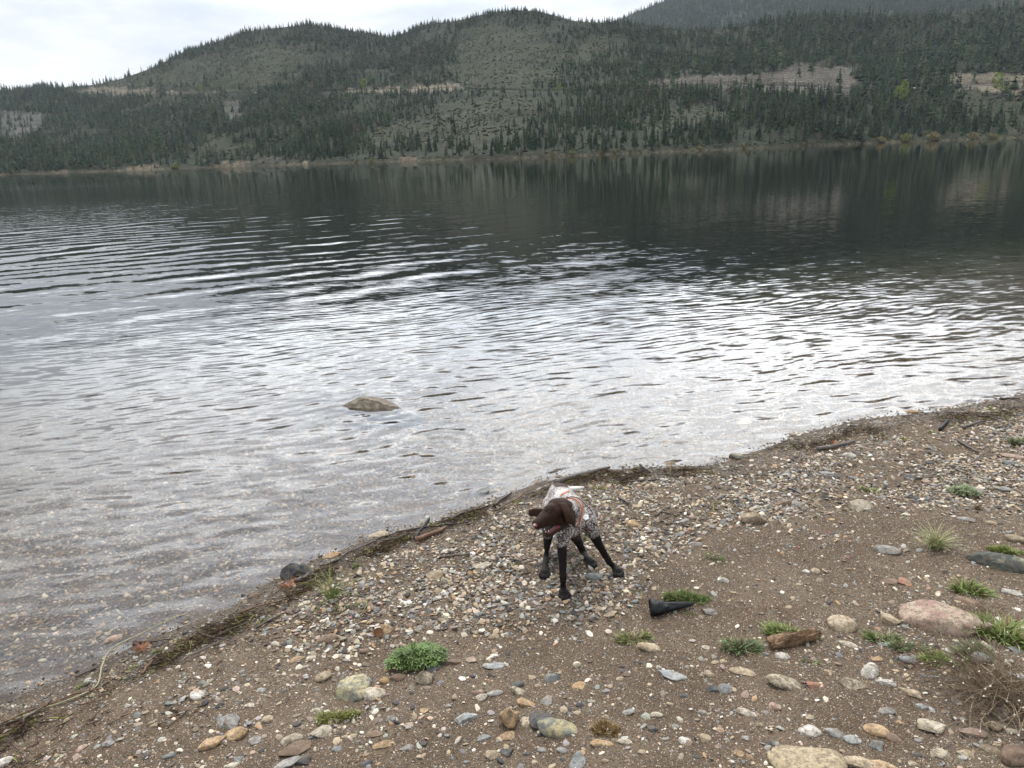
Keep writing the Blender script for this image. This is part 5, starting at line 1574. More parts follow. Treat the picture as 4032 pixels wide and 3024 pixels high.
PLANTS = [
    ('lupine_plant', 1643, 2580, 250, 118, 'palmate', (0.085, 0.135, 0.032), 'dark leafy lupine clump with palmate leaves above the reddish brown stone', 'wild plant', 1.3),
    ('moss_cushion', 1333, 2808, 178, 72, 'cushion', (0.21, 0.235, 0.065), 'bright yellow-green moss-like cushion at the lower left', 'cushion plant', 1.3),
    ('grass_clump', 1310, 2320, 150, 120, 'grass', G2, 'tall green grass clump growing on the debris line left of the dog', 'grass tuft', 0.5),
    ('grass_clump', 1370, 2385, 120, 60, 'sparse', G1, 'flat weedy leaves spreading below the tall grass clump', 'wild plant', 1.0),
    ('olive_tuft', 2498, 2506, 160, 62, 'tuft', (0.21, 0.23, 0.085), 'low olive tuft touching the domed tan stone', 'grass tuft', 1.0),
    ('grass_cushion', 2715, 2343, 216, 84, 'cushion', G1, 'dense green grass cushion behind the charred wood', 'grass tuft', 1.6),
    ('leafy_sprig', 2700, 2408, 110, 26, 'sparse', G1, 'small green sprigs in front of the charred wood', 'wild plant', 0.5),
    ('green_tuft', 2915, 2536, 150, 84, 'tuft', G3, 'darker green tuft left of the rotten wood', 'wild plant', 0.9),
    ('green_tuft', 3110, 2482, 200, 84, 'tuft', G2, 'bright green leafy tuft behind the rotten wood', 'wild plant', 1.2),
    ('green_tuft', 3470, 2505, 120, 60, 'tuft', G4, 'low green tuft left of the pink granite boulder, upper one', 'wild plant', 0.7),
    ('green_tuft', 3560, 2540, 130, 64, 'tuft', G3, 'low green tuft below the pink granite boulder', 'wild plant', 0.7),
    ('green_tuft', 3716, 2600, 124, 66, 'tuft', G2, 'bright green tuft left of the dry twiggy bush', 'wild plant', 0.8),
    ('leafy_plant', 3935, 2478, 210, 130, 'tuft', G2, 'large green leafy plant right of the pink granite boulder', 'wild plant', 1.5),
    ('leafy_plant', 3850, 2560, 150, 90, 'tuft', G3, 'grey-green leafy plant below the large one at the right', 'wild plant', 0.8),
    ('green_tuft', 3816, 2302, 130, 90, 'tuft', G2, 'bright green tuft between the dark boulder and the pink one', 'wild plant', 1.2),
    ('bunch_grass', 3684, 2132, 130, 84, 'grass', (0.33, 0.35, 0.16), 'straw-green bunch of fine grass on the bare path', 'grass tuft', 1.2),
    ('sage_plant', 3798, 1934, 104, 58, 'palmate', (0.16, 0.195, 0.09), 'grey-green leafy plant on the upper right pebbles', 'wild plant', 0.5),
    ('green_tuft', 3425, 1924, 84, 34, 'tuft', G2, 'small bright green mat below the pale grey flat rock', 'wild plant', 0.8),
    ('moss_mat', 3966, 2160, 136, 50, 'cushion', (0.21, 0.26, 0.065), 'bright green mat behind the long dark boulder', 'cushion plant', 1.2),
    ('green_sprig', 2814, 2192, 70, 54, 'sparse', G1, 'faint green sprig on the bare path right of the dog', 'wild plant', 0.8),
    ('green_sprig', 3297, 2006, 20, 26, 'sparse', (0.36, 0.40, 0.09), 'tiny yellowish sprig left of the cream and grey rock', 'wild plant', 0.3),
    ('dry_tuft', 3850, 1994, 54, 34, 'grass', (0.20, 0.15, 0.09), 'small brown dry tuft on the right path', 'grass tuft', 0.4),
    ('green_sprig', 2300, 2112, 46, 48, 'sparse', G2, 'small grass sprig seen behind the chest of the dog', 'wild plant', 0.6),
    ('green_sprig', 2499, 2322, 70, 34, 'sparse', G4, 'thin olive sprig right of the front paw', 'wild plant', 0.5),
    ('green_sprig', 3995, 2778, 76, 60, 'sparse', G2, 'bright broad-leaved sprig under the dry twiggy bush', 'wild plant', 0.5),
    ('green_sprig', 3190, 2600, 66, 34, 'sparse', G4, 'small olive sprig below the rotten wood', 'wild plant', 0.5),
    ('leafy_plant', 4020, 1735, 60, 60, 'tuft', G3, 'dark green plant at the right edge of the upper beach', 'wild plant', 0.6),
    ('rust_moss', 2396, 2855, 120, 86, 'cushion', (0.24, 0.16, 0.07), 'rusty brown moss mound right of the big lichen boulder', 'cushion plant', 1.4),
    ('seedling', 2505, 1836, 34, 50, 'sparse', G1, 'single dark green seedling at the waterline', 'wild plant', 0.25),
    ('waterweed', 2790, 1856, 60, 30, 'sparse', (0.36, 0.40, 0.09), 'pale green weed hanging on the debris left of the oval rock', 'waterweed', 0.8),
    ('waterweed', 3670, 1698, 50, 26, 'sparse', (0.36, 0.40, 0.09), 'yellow-green weed on the right debris, lower one', 'waterweed', 0.8),
    ('waterweed', 3905, 1608, 40, 24, 'sparse', (0.36, 0.40, 0.09), 'yellow-green weed at the right waterline, upper one', 'waterweed', 0.8),
    ('waterweed', 3950, 1642, 44, 24, 'sparse', (0.36, 0.40, 0.09), 'yellow-green weed among the right twigs', 'waterweed', 0.8),
    ('waterweed', 3560, 1726, 60, 22, 'sparse', (0.36, 0.40, 0.09), 'yellow-green weed strung along the right debris', 'waterweed', 0.8),
    ('waterweed', 3474, 1708, 30, 18, 'sparse', (0.36, 0.40, 0.09), 'small bright weed on the right debris', 'waterweed', 0.4),
    ('waterweed', 2360, 1918, 60, 34, 'sparse', (0.36, 0.40, 0.09), 'yellow-green weed right of the white tail', 'waterweed', 0.9),
    ('waterweed', 2420, 1896, 40, 40, 'sparse', G2, 'curling green weed below the grey driftwood branch', 'waterweed', 0.5),
    ('waterweed', 2045, 1968, 46, 34, 'sparse', (0.36, 0.40, 0.09), 'yellow-green weed just left of the dog on the debris', 'waterweed', 0.9),
    ('waterweed', 1710, 2060, 50, 34, 'sparse', (0.36, 0.40, 0.09), 'yellow-green weed above the reddish split plank', 'waterweed', 0.9),
    ('waterweed', 1410, 2220, 60, 44, 'sparse', G2, 'green weed draped on the debris above the tan-grey boulder', 'waterweed', 0.9),
    ('waterweed', 1460, 2172, 50, 26, 'sparse', (0.36, 0.40, 0.09), 'pale weed under the thin dark branch', 'waterweed', 0.6),
    ('waterweed', 1040, 2440, 60, 30, 'sparse', G2, 'green weed on the debris left of the tall grass clump', 'waterweed', 0.8),
    ('waterweed', 960, 2460, 40, 24, 'sparse', (0.36, 0.40, 0.09), 'yellowish weed on the left debris, right one', 'waterweed', 0.6),
    ('waterweed', 710, 2515, 40, 24, 'sparse', (0.36, 0.40, 0.09), 'yellowish weed near the tip of the pale root', 'waterweed', 0.6),
    ('waterweed', 620, 2560, 50, 30, 'sparse', G2, 'green weed on the debris beside the pale root', 'waterweed', 0.8),
    ('waterweed', 320, 2700, 60, 30, 'sparse', G2, 'green weed at the foot of the pale root', 'waterweed', 0.8),
]
for i_, (nm, a, b_, w_, h_, kd, cl__, lab, cat, dn) in enumerate(PLANTS):
    plant(nm, a, b_, w_, h_, kd, cl__, lab, cat, 50 + i_, dens=dn)

# dry twiggy bush at the right edge
x, y, z = [float(v) for v in on_ground(np.array(4010.0), np.array(2760.0))]
bo = bpy.data.objects.new('dry_bush', None); COL.objects.link(bo); bo.location = (x, y, z)
tag(bo, 'dry twiggy brown bush with tiny white dead flower heads at the right edge', 'dry bush')
r7 = np.random.default_rng(8)
m_dry = plain('dry_stem', (0.24, 0.185, 0.13), 0.9, 0.1, 0.35, 30)
tb = []; heads = []
for k in range(420):
    a = r7.uniform(1.4, 4.6) if k < 290 else r7.uniform(0, 6.28); L_ = r7.uniform(0.10, 0.42); el = r7.uniform(0.05, 0.9)
    st_ = np.array([r7.normal(0, 0.09), r7.normal(0, 0.10), 0.0])
    e_ = st_ + L_ * np.array([math.cos(a) * math.cos(el), math.sin(a) * math.cos(el) * 0.9, math.sin(el) * 0.75])
    md = (st_ + e_) / 2 + np.array([r7.normal(0, 0.02), r7.normal(0, 0.02), 0.03])
    tb.append(tube([st_, md, e_], 0.0019, 3, k, 0, (1, .5), 2))
    if k % 6 == 0: heads.append(e_)
V, Fq = join(tb); link('twigs', mesh_from('twigs', V, Fq, False, mats=[m_dry]), bo)
Vh, Th = tiny(3); Vh = Vh * 0.005
mfh = mesh_from('flower_head', Vh * 1.5, Th, False, mats=[plain('dead_flowers', (0.5, 0.47, 0.42), 0.9)])
for h_ in heads: link('flower_head', mfh, bo, loc=h_)
# wiry red-brown herbs on the ground
for a, b_, w_, lab in ((2990, 2440, 300, 'wiry dark red stems spreading left of the bright leafy tuft'), (3640, 2600, 190, 'wiry red-brown stems between the bright tuft and the whitish stone'), (3880, 2420, 170, 'wiry dark red stems over the pink granite boulder edge')):
    x, y, z = [float(v) for v in on_ground(np.array(float(a)), np.array(float(b_)))]
    dc = math.sqrt(x * x + y * y + 4); wm = w_ * dc / F; tb = []
    for k in range(70):
        s0 = np.array([r7.uniform(-.5, .5) * wm, r7.uniform(-.28, .28) * wm, 0]); an = r7.uniform(0, 6.28); L_ = r7.uniform(0.02, 0.055)
        tb.append(tube([s0, s0 + L_ * np.array([math.cos(an) * .5, math.sin(an) * .5, 0.5]), s0 + L_ * np.array([math.cos(an), math.sin(an), 0.75])], 0.0012, 3, k, 0, (1, .6), 1))
    V, Fq = join(tb)
    tag(link('wiry_herb', mesh_from('wiry_herb', V, Fq, False, mats=[plain('red_stem', (0.13, 0.055, 0.04), 0.8, 0.2, 0.3, 40)]), loc=(x, y, z)), lab, 'dry herb')
# pale dry stalks
for p0, p1, lab in (((2993, 2412), (2945, 2262), 'tall thin straw stalk leaning left on the bare soil'), ((2842, 2462), (2812, 2350), 'short thin straw stalk right of the grass cushion')):
    x, y, z = [float(v) for v in on_ground(np.array(float(p0[0])), np.array(float(p0[1])))]
    e_ = at(p1[0], p1[1], y + 0.02)
    V, Fq = tube([(x, y, z), ((x + e_[0]) / 2 + 0.004, y + 0.01, (z + e_[2]) / 2), e_], 0.0017, 5, 3, 0, (1, 0.6), 3)
    c0 = np.array([x, y, z]); tag(link('straw_stalk', mesh_from('straw_stalk', V - c0, Fq, True, mats=[WM['pale']]), loc=c0), lab, 'dry stalk')
# pine cone and rusty needle clusters
x, y, z = [float(v) for v in on_ground(np.array(1491.0), np.array(2500.0))]
V = []; Fq = []
for k in range(70):
    u_ = k / 70; a = k * 2.399; R_ = 0.017 * math.sin(math.pi * (0.12 + 0.82 * u_)) ** 0.7
    c = np.array([math.cos(a) * R_, math.sin(a) * R_, (u_ - 0.5) * 0.058]); t1 = np.array([-math.sin(a), math.cos(a), 0]) * 0.006
    o_ = np.array([math.cos(a), math.sin(a), 0.35]) * 0.008; i = len(V)
    V += [c * np.array([.3, .3, 1]) - t1 * .5, c * np.array([.3, .3, 1]) + t1 * .5, c + o_ + t1, c + o_ - t1, c + o_ * .8 - (0, 0, 0.003)]
    Fq += [(i, i + 1, i + 2, i + 3)]
pc = link('pine_cone', mesh_from('pine_cone', V, np.array(Fq), False, mats=[plain('cone_scale', (0.24, 0.115, 0.055), 0.7)]), loc=(x, y, z + 0.016))
pc.rotation_euler = (1.15, 0.2, 0.25); tag(pc, 'small open brown pine cone left of the upright orange stone', 'pine cone')
for a, b_, w_, lab in ((1139, 2316, 84, 'rust-orange pine needle cluster at the waterline by the wet log end'), (3283, 1760, 26, 'small orange needle cluster on the short driftwood log'), (560, 2560, 60, 'rust needle spray at the root of the dark twig, lower left')):
    x, y, z = [float(v) for v in on_ground(np.array(float(a)), np.array(float(b_)))]
    dc = math.sqrt(x * x + y * y + 5); wm = w_ * dc / F; tb = []
    for k in range(60):
        an = r7.uniform(0, 6.28); el = r7.uniform(0.0, 0.8); e_ = wm / 2 * np.array([math.cos(an) * math.cos(el), math.sin(an) * math.cos(el), math.sin(el)])
        tb.append(tube([(0, 0, 0.006), e_ * 0.5 + (0, 0, 0.008), e_ + (0, 0, 0.004)], 0.0011, 3, k, 0, (1, .7), 1))
    V, Fq = join(tb)
    tag(link('needle_cluster', mesh_from('needle_cluster', V, Fq, False, mats=[plain('rust_needles', (0.36, 0.16, 0.08), 0.8)]), loc=(x, y, z + (0.03 if w_ == 26 else 0.006))), lab, 'pine needles')
# pink-red petals on the path
m_pet = plain('red_petal', (0.65, 0.06, 0.10), 0.6)
for a, b_, lab in ((2709, 2094, 'pink-red petal right of the yellow-tan block'), (3146, 2159, 'pink-red petal on the bare path, middle one'), (3263, 2098, 'pink-red petal on the bare path, upper right one'), (3338, 2198, 'pink-red petal on the bare path, lower right one')):
    x, y, z = [float(v) for v in on_ground(np.array(float(a)), np.array(float(b_)))]
    V, T_ = stone(2, a, 0.2, 0.5); tag(link('red_petal', mesh_from('red_petal', V * 0.006, T_, True, mats=[m_pet]), loc=(x, y, z + 0.006)), lab, 'petal')

# ------------------------------------------------------------------ the dog
from mathutils.bvhtree import BVHTree
SPH = []          # (centre, radius, zone)
def A3(p): return at(p[0], p[1], p[2])
def cap(p, r0, q_, r1, zone, flat=None):
    a, b_ = np.array(p, float), np.array(q_, float)
    n = max(2, int(np.linalg.norm(b_ - a) / (min(r0, r1) * 0.30)) + 1)
    for u_ in np.linspace(0, 1, n): SPH.append((a + (b_ - a) * u_, r0 + (r1 - r0) * u_, zone))
def chain(pts, rad, zone):
    P_ = [A3(p) if len(p) == 3 else p for p in pts]
    for i in range(len(P_) - 1): cap(P_[i], rad[i], P_[i + 1], rad[i + 1], zone if isinstance(zone, str) else zone[i])
def gpt(px_, py_, up=0.0):
    x, y, z = on_ground(np.array(float(px_)), np.array(float(py_))); return np.array([float(x), float(y), float(z) + up])

# trunk
chain([(2203, 1958, 4.20), (2214, 1972, 4.08), (2226, 1993, 3.98), (2244, 2020, 3.86), (2250, 2040, 3.78), (2246, 2062, 3.73)], [.082, .088, .094, .104, .094, .078], 'trunk')
chain([(2195, 1938, 4.22), (2215, 1945, 4.14)], [.06, .06], 'rump')
chain([(2252, 2060, 3.78), (2256, 2092, 3.80)], [.075, .045], 'chest')
chain([(2190, 1985, 4.18), (2175, 2010, 4.10)], [.075, .07], 'trunk')
# neck
chain([(2258, 2012, 3.82), (2246, 2012, 3.73), (2228, 2012, 3.66)], [.082, .070, .060], 'neck')
# head
chain([(2212, 2000, 3.64), (2190, 1998, 3.61)], [.056, .052], 'head')
chain([(2222, 2032, 3.64), (2200, 2040, 3.60)], [.046, .040], 'head')
chain([(2178, 2012, 3.585), (2160, 2026, 3.56), (2136, 2046, 3.53), (2114, 2062, 3.505)], [.049, .040, .033, .027], 'head')
chain([(2172, 2040, 3.57), (2140, 2058, 3.53), (2118, 2070, 3.51)], [.034, .027, .021], 'head')
chain([(2162, 2008, 3.56), (2168, 2004, 3.565)], [.030, .030], 'head')     # brow
chain([(2218, 2055, 3.62), (2198, 2078, 3.58), (2172, 2096, 3.55), (2152, 2106, 3.53)], [.028, .020, .017, .014], 'jaw')
# ears
def patch(c00, c10, c11, c01, r_, n, m_, bulge, zone):
    c = [A3(v) for v in (c00, c10, c11, c01)]
    for i in range(n + 1):
        for j_ in range(m_ + 1):
            u_, v_ = i / n, j_ / m_
            p = c[0] * (1 - u_) * (1 - v_) + c[1] * u_ * (1 - v_) + c[2] * u_ * v_ + c[3] * (1 - u_) * v_
            p = p + np.array(bulge) * math.sin(math.pi * u_) * 0.5 + np.array(bulge) * math.sin(math.pi * v_)
            SPH.append((p, r_, zone))
patch((2206, 1984, 3.575), (2236, 1984, 3.64), (2262, 2050, 3.615), (2232, 2056, 3.555), .0075, 7, 14, (0.004, -0.012, 0.004), 'ear')
patch((2236, 2018, 3.60), (2258, 2020, 3.64), (2262, 2066, 3.62), (2244, 2060, 3.585), .007, 6, 8, (0.004, -0.008, 0.0), 'ear')
patch((2142, 2006, 3.60), (2146, 2024, 3.60), (2090, 2032, 3.63), (2090, 2008, 3.64), .0065, 6, 12, (0, -0.004, 0.004), 'ear')
patch((2110, 2004, 3.62), (2112, 2030, 3.62), (2083, 2027, 3.635), (2084, 2012, 3.64), .0065, 6, 7, (0, -0.004, 0.003), 'ear')
# tail
chain([(2246, 1928, 4.26), (2272, 1924, 4.27), (2298, 1919, 4.28)], [.020, .016, .007], 'tail')


def paw(c, fwd, zone, s=1.0):
    fwd = np.array(fwd, float); fwd /= np.linalg.norm(fwd); sd_ = np.array([fwd[1], -fwd[0], 0])
    cap(c + (0, 0, .030 * s), .021 * s, c + fwd * 0.018 * s + (0, 0, .024 * s), .024 * s, zone)
    for k, (o, l_) in enumerate(((-0.027, .030), (-0.010, .050), (0.010, .051), (0.027, .032))):
        b_ = c + sd_ * o * s + fwd * l_ * s
        cap(c + sd_ * o * 0.6 * s + (0, 0, .026 * s), .0115 * s, b_ + (0, 0, .017 * s), .0100 * s, 'toe'); cap(b_ + (0, 0, .016 * s), .0105 * s, b_ + fwd * .007 * s + (0, 0, .009 * s), .0075 * s, 'toe')


# front leg under the head
g1 = gpt(2219, 2344)
chain([(2238, 2062, 3.71), (2222, 2098, 3.67), (2212, 2142, 3.64)], [.064, .047, .033], ['shoulder', 'shoulder'])
cap(A3((2212, 2142, 3.64)), .030, A3((2215, 2215, 3.61)), .0205, 'leg'); cap(A3((2215, 2215, 3.61)), .0205, A3((2216, 2268, 3.585)), .0175, 'leg'); cap(A3((2216, 2268, 3.585)), .0205, A3((2216, 2284, 3.582)), .020, 'leg')
cap(A3((2217, 2284, 3.585)), .0185, g1 + (0, 0.016, .036), .0175, 'leg'); paw(g1, (0.05, -1, 0), 'leg', 1.04)
# splayed front leg
g2 = gpt(2425, 2258)
chain([(2298, 2030, 3.80), (2316, 2060, 3.76), (2334, 2098, 3.75)], [.068, .055, .038], ['shoulder', 'shoulder'])
cap(A3((2334, 2098, 3.75)), .034, A3((2362, 2148, 3.76)), .0225, 'leg'); cap(A3((2362, 2148, 3.76)), .0225, A3((2390, 2200, 3.775)), .0175, 'leg'); cap(A3((2392, 2200, 3.775)), .0205, A3((2397, 2212, 3.775)), .020, 'leg')
cap(A3((2397, 2212, 3.775)), .0185, g2 + (-.010, .016, .036), .0175, 'leg'); paw(g2, (0.40, -1, 0), 'leg', 1.04)
# hind legs
g3 = gpt(2146, 2262)
chain([(2182, 1990, 4.14), (2166, 2050, 4.02), (2158, 2104, 3.95)], [.074, .055, .034], ['trunk', 'thigh'])
cap(A3((2158, 2104, 3.95)), .032, A3((2153, 2165, 4.00)), .0165, 'hleg'); cap(A3((2152, 2178, 4.01)), .0175, A3((2149, 2198, 3.98)), .0165, 'hleg')
cap(A3((2149, 2198, 3.98)), .0160, g3 + (0, .014, .032), .0155, 'hleg'); paw(g3, (-0.05, -1, 0), 'hleg', .96)
g4 = gpt(2322, 2222)
chain([(2232, 1995, 4.12), (2250, 2060, 4.03), (2264, 2112, 3.98)], [.074, .055, .034], ['trunk', 'thigh'])
cap(A3((2264, 2112, 3.98)), .032, A3((2290, 2158, 4.04)), .021, 'hleg'); cap(A3((2290, 2158, 4.04)), .021, A3((2300, 2182, 4.03)), .0185, 'hleg')
cap(A3((2300, 2182, 4.03)), .0185, g4 + (-.012, .012, .03), .0175, 'hleg'); paw(g4, (0.65, -1, 0), 'hleg', .96)

V0, T0 = ico(3)
C_ = np.array([s[0] for s in SPH]); R_s = np.array([s[1] for s in SPH])
VV = (C_[:, None] + V0[None] * R_s[:, None, None]).reshape(-1, 3)
TT = (T0[None] + (np.arange(len(SPH)) * len(V0))[:, None, None]).reshape(-1, 3)
base = C_.mean(0); base[2] = float(ground_h(np.array(base[0]), np.array(base[1])))
tmp = bpy.data.objects.new('tmp', mesh_from('tmp', VV - base, TT)); COL.objects.link(tmp)
rm = tmp.modifiers.new('r', 'REMESH'); rm.mode = 'VOXEL'; rm.voxel_size = 0.0043; rm.use_smooth_shade = True
sm = tmp.modifiers.new('s', 'SMOOTH'); sm.factor = 0.5; sm.iterations = 3
dg = bpy.context.evaluated_depsgraph_get()
dm = bpy.data.meshes.new_from_object(tmp.evaluated_get(dg)); bpy.data.objects.remove(tmp)
dm.name = 'dog_body'
nv = len(dm.vertices); dv = np.empty(nv * 3, np.float32); dm.vertices.foreach_get('co', dv); dv = dv.reshape(-1, 3)
vn = np.empty(nv * 3, np.float32); dm.vertices.foreach_get('normal', vn); vn = vn.reshape(-1, 3)
dv = dv + vn * (0.0045 * n3(dv.astype(float), 16, 3) + 0.0022 * n3(dv.astype(float), 60, 7))[:, None]      # muscle and wet fur
dm.vertices.foreach_set('co', dv.astype(np.float32).ravel()); dv = dv + base
# zone of every vertex: the nearest lobe
zn = np.array([s[2] for s in SPH]); zi = np.zeros(nv, int)
for k in range(0, nv, 4000):
    dd = np.linalg.norm(dv[k:k + 4000, None] - C_[None], axis=2) - R_s[None]; zi[k:k + 4000] = dd.argmin(1)
zone = zn[zi]
col = np.zeros((nv, 4), np.float32); col[:, 3] = 1; tick = np.zeros(nv, np.float32)
ZC_ = {'trunk': ((.045, .028, .022), .67), 'rump': ((.045, .028, .022), .66), 'chest': ((.035, .025, .022), .45), 'neck': ((.050, .033, .026), .66), 'head': ((.032, .0165, .011), 0),
       'jaw': ((.040, .023, .018), 0), 'ear': ((.042, .022, .014), 0), 'tail': ((.62, .60, .56), 0), 'shoulder': ((.040, .027, .022), .62), 'leg': ((.011, .009, .008), .05),
       'hleg': ((.014, .012, .011), .12), 'thigh': ((.030, .022, .019), .42), 'toe': ((.016, .014, .014), .03)}
for k, (c_k, t_k) in ZC_.items():
    mk = zone == k; col[mk, :3] = c_k; tick[mk] = t_k
dpx, dpy = project(dv.astype(float))
# chocolate saddle on the croup, pale blaze on the forehead
mk = ((dpx - 2212) / 34) ** 2 + ((dpy - 1902) / 14) ** 2 < 1; tick[mk & np.isin(zone, ['trunk', 'rump'])] = 0
nf = np.array([0.0]); mk = (np.abs((dpx - 2147) + 0.7 * (dpy - 1990)) < 7) & (dpy < 2003) & (dpy > 1976) & (zone == 'head'); tick[mk] = .55
mk = (zone == 'leg') & (dv[:, 2] > A3((2212, 2150, 3.64))[2]); tick[mk] = np.maximum(tick[mk], .50)
mk = ((dpx - 2200) / 20 + (dpy - 2068) / 14 < 1) & (zone == 'jaw') & (dpy < 2098) & (dpx < 2205); col[mk, :3] = (.085, .028, .026)
a_ = dm.attributes.new('col', 'FLOAT_COLOR', 'POINT'); a_.data.foreach_set('color', col.ravel())
a_ = dm.attributes.new('tick', 'FLOAT', 'POINT')
# soften the borders between the coat's patches
import collections
ed = np.empty(len(dm.edges) * 2, np.int32); dm.edges.foreach_get('vertices', ed); ed = ed.reshape(-1, 2)
deg = np.bincount(ed.ravel(), minlength=nv)
for _ in range(16):
    for arr in (tick,):
        s_a = np.bincount(ed[:, 0], arr[ed[:, 1]], nv) + np.bincount(ed[:, 1], arr[ed[:, 0]], nv); tick = ((arr + s_a) / (1 + deg)).astype(np.float32)
a_.data.foreach_set('value', tick)
m, t, b = material('dog_coat', 0.7, 0.16)
ob = t.new('ShaderNodeTexCoord').outputs['Object']
ca_ = t.new('ShaderNodeAttribute', attribute_name='col'); ta = t.new('ShaderNodeAttribute', attribute_name='tick')
n1 = t.noise(t.mapping(ob, scale=(1, 0.8, 0.8)), 125, 5, 0.82, 0.2); n2 = t.noise(ob, 13, 3, 0.5); n3_ = t.noise(ob, 420, 3, 0.7)
cut = t.math('ADD', t.math('MULTIPLY', ta.outputs['Fac'], 0.50), t.math('MULTIPLY_ADD', n2, 0.30, 0.075))
msk = t.ramp(t.math('SUBTRACT', cut, n1), [(0.0, 0.0), (0.03, 0.15), (0.10, 1.0)])
white = t.mix(n1, (0.66, 0.63, 0.59), (0.36, 0.33, 0.31))
c = t.mix(t.math('MULTIPLY', msk, t.math('GREATER_THAN', ta.outputs['Fac'], 0.02)), ca_.outputs['Color'], white)
c = t.vmath('SCALE', c, scale=t.math('MULTIPLY_ADD', n3_, 0.8, 0.6))
t.l.new(c, b.inputs['Base Color'])
bn = t.new('ShaderNodeBump'); bn.inputs['Strength'].default_value = 0.5; bn.inputs['Distance'].default_value = 0.002
t.l.new(n3_, bn.inputs['Height']); t.l.new(bn.outputs[0], b.inputs['Normal'])
b.inputs['Sheen Weight'].default_value = 0.0
dm.materials.clear(); dm.materials.append(m)
dog = bpy.data.objects.new('dog', None); COL.objects.link(dog); dog.location = base
tag(dog, 'brown-headed dog with white ticked body and orange collar standing splay-legged on pebbles', 'dog')
link('body', dm, dog)
bvh = BVHTree.FromPolygons([Vector(v) for v in (dv - base)], [tuple(p.vertices) for p in dm.polygons])


def on_body(px_, py_, lift=0.0):
    """first hit of the view ray on the coat, in the dog's own coordinates"""
    o = Vector(np.array([0, 0, ZC]) - base); d = Vector(ray(px_, py_)).normalized()
    h = bvh.ray_cast(o, d)
    if h[0] is None: return None, None
    return np.array(h[0] + h[1] * lift), np.array(h[1])


def strap(name, c, axis, rx, ry, wd, th, mat, up=(0, 0, 1), nseg=44):
    """a closed band shrunk onto the coat round the axis through c"""
    c = np.array(c) - base; axis = np.array(axis, float); axis /= np.linalg.norm(axis)
    e1_ = np.cross(axis, up); e1_ /= np.linalg.norm(e1_); e2_ = np.cross(e1_, axis)
    ring = []
    for k in range(nseg):
        a = 6.283 * k / nseg; d = e1_ * math.cos(a) + e2_ * math.sin(a)
        h = bvh.ray_cast(Vector(c + d * 0.16), Vector(-d))
        rr_ = np.linalg.norm(np.array(h[0]) - c) if h[0] is not None else rx
        ring.append(min(max(rr_, rx * 0.75), rx * 1.3))
    ring = np.array(ring)
    for _ in range(3): ring = np.maximum(ring, (np.roll(ring, 1) + ring + np.roll(ring, -1)) / 3)
    V = []
    for k in range(nseg):
        a = 6.283 * k / nseg; d = e1_ * math.cos(a) + e2_ * math.sin(a)
        for o_, l_ in ((-wd / 2, 0.0), (-wd / 2, th), (wd / 2, th), (wd / 2, 0.0)): V.append(c + d * (ring[k] + l_) + axis * o_)
    Fq = [(k * 4 + j_, k * 4 + (j_ + 1) % 4, ((k + 1) % nseg) * 4 + (j_ + 1) % 4, ((k + 1) % nseg) * 4 + j_) for k in range(nseg) for j_ in range(4)]
    return link(name, mesh_from(name, V, np.array(Fq), False, mats=[mat]), dog)


m_or = plain('orange_webbing', (0.62, 0.14, 0.03), 0.6); m_lea = plain('brown_leather', (0.075, 0.030, 0.024), 0.5)
n0 = A3((2258, 2012, 3.82)); n1_ = A3((2228, 2012, 3.66)); ax = n1_ - n0
strap('collar', n0 + ax * 0.60, ax, .072, .07, .020, .004, m_or)
strap('leather_strap', n0 + ax * 0.12, ax, .088, .09, .010, .004, m_lea)
# strap over the back, chest strap
def ribbon(name, pxs, rad, mat):
    pts = []
    for p in pxs:
        h, _n = on_body(p[0], p[1], 0.003)
        if h is not None: pts.append(h)
    if len(pts) > 1:
        V, Fq = tube(pts, rad, 6, 1, 0.0, (1, 1), 1); link(name, mesh_from(name, V, Fq, True, mats=[mat]), dog)
ribbon('back_strap', [(2208, 1952), (2218, 1947), (2228, 1941), (2239, 1935)], 0.0035, m_or)
ribbon('chest_strap', [(2252, 2070), (2268, 2074), (2284, 2077), (2300, 2080), (2316, 2084), (2330, 2089)], 0.0045, m_lea)
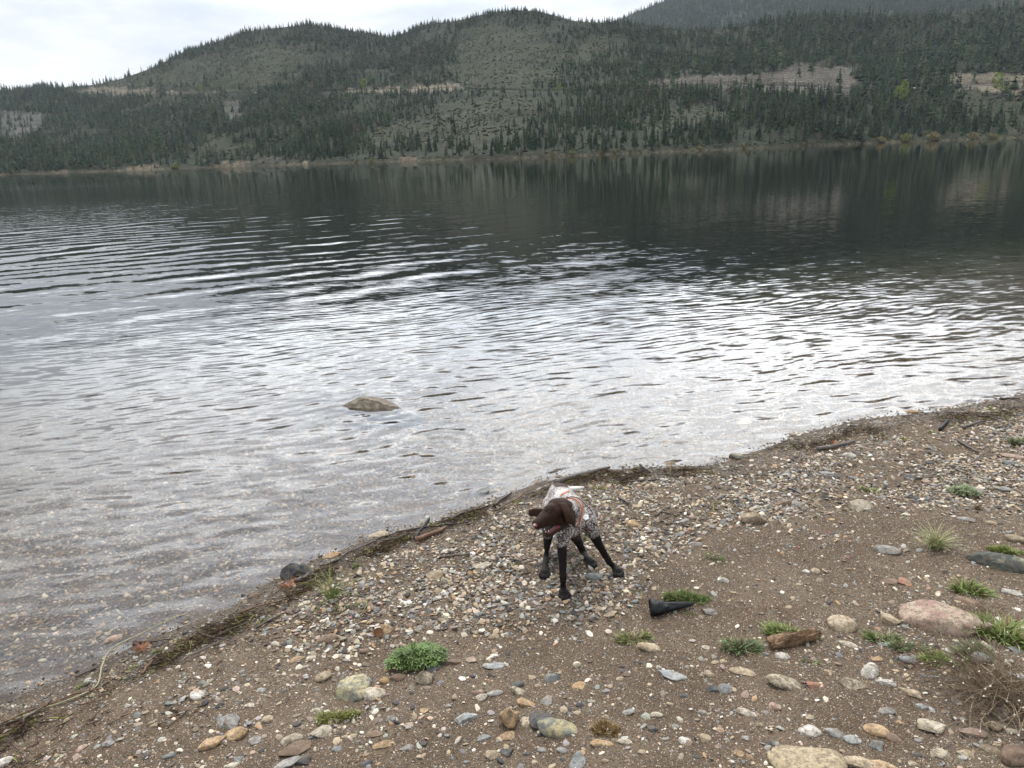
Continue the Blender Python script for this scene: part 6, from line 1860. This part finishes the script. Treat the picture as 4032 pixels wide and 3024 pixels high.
# tag
h, nn_ = on_body(2300, 2036, 0.012)
if h is not None:
    nrm_ = np.array([-0.05, -0.66, 0.75]); nrm_ /= np.linalg.norm(nrm_); e1_ = np.cross((0, 0, 1), nrm_); e1_ /= np.linalg.norm(e1_); e2_ = np.cross(nrm_, e1_)
    V = []
    for l_ in (0, 0.003):
        for k in range(6):
            a = 6.283 * k / 6 + 0.52; V.append(h + nrm_ * l_ + 0.0175 * (e1_ * math.cos(a) + e2_ * math.sin(a)))
    V = np.array(V); Fq = [np.array([(k, (k + 1) % 6, 6 + (k + 1) % 6, 6 + k) for k in range(6)]), np.array([[6, 7, 8, 9, 10, 11], [5, 4, 3, 2, 1, 0]])]
    tg_ = link('tag', mesh_from('tag', V, Fq, False, mats=[plain('white_enamel', (0.82, 0.82, 0.83), 0.35)]), dog)
    def stroke(x0, y0, x1, y1):
        c0 = h + nrm_ * 0.0034; a = c0 - e1_ * x0 * .001 + e2_ * y0 * .001; b_ = c0 - e1_ * x1 * .001 + e2_ * y1 * .001
        return tube([a, b_], 0.0006, 4, 0, 0, (1, 1), 1)
    V, Fq = join([stroke(7, 6, 0, 6), stroke(3.5, 6, 3.5, -6), stroke(-1, 6, -1, -6), stroke(-1, 6, -6, 5), stroke(-6, 5, -6, 1), stroke(-6, 1, -1, 0)])
    link('marking', mesh_from('marking', V, Fq, False, mats=[plain('grey_print', (0.42, 0.43, 0.45), 0.6)]), tg_)
# nose, eyes, tongue, teeth
def blobm(name, px_, py_, Y_, sc_, mat, seed=0, rot=None):
    V, T_ = ico(3); V = V * np.array(sc_)
    c0 = A3((px_, py_, Y_)) - base
    return link(name, mesh_from(name, V + c0, T_, True, mats=[mat]), dog)
h, _n = on_body(2106, 2070, -0.004)
if h is None: h = A3((2108, 2070, 3.50)) - base
V, T_ = ico(3); link('nose', mesh_from('nose', V * np.array([.0135, .016, .012]) + h, T_, True, mats=[plain('nose_leather', (0.14, 0.055, 0.05), 0.35)]), dog)
V, T_ = ico(2); link('pale_nose_tip', mesh_from('nose_tip', V * np.array([.006, .008, .005]) + h + np.array([-.004, -.010, .006]), T_, True, mats=[plain('pink_skin', (0.55, 0.22, 0.20), 0.4)]), dog).name = 'nose_tip'  # paler pink lump on the front of the nose
m_eye = plain('dark_eye', (0.010, 0.007, 0.005), 0.3, 0.4)
for ex, ey in ((2164, 2017), (2146, 2009)):
    h, _n = on_body(ex, ey, -0.004)
    if h is not None:
        V, T_ = ico(3); e_ = link('eye', mesh_from('eye', V * 0.0075 + h, T_, True, mats=[m_eye]), dog)
tp = [A3((2202, 2072, 3.57)) - base, A3((2178, 2086, 3.545)) - base, A3((2158, 2100, 3.52)) - base]
V, Fq = tube(tp, 0.0085, 8, 1, 0.03, (1, 0.75), 3); link('tongue', mesh_from('tongue', V, Fq, True, mats=[plain('tongue_pink', (0.17, 0.055, 0.05), 0.4)]), dog)
for tx, ty, TY in ((2149, 2095, 3.515), (2160, 2092, 3.515), (2144, 2086, 3.51)):
    c0 = A3((tx, ty, TY)) - base; V, Fq = pole(0.0032, 0.0008, 0.009, 6, z0=0.0); link('tooth', mesh_from('tooth', V + c0, Fq, True, mats=[plain('tooth_white', (0.7, 0.66, 0.58), 0.3)]), dog)
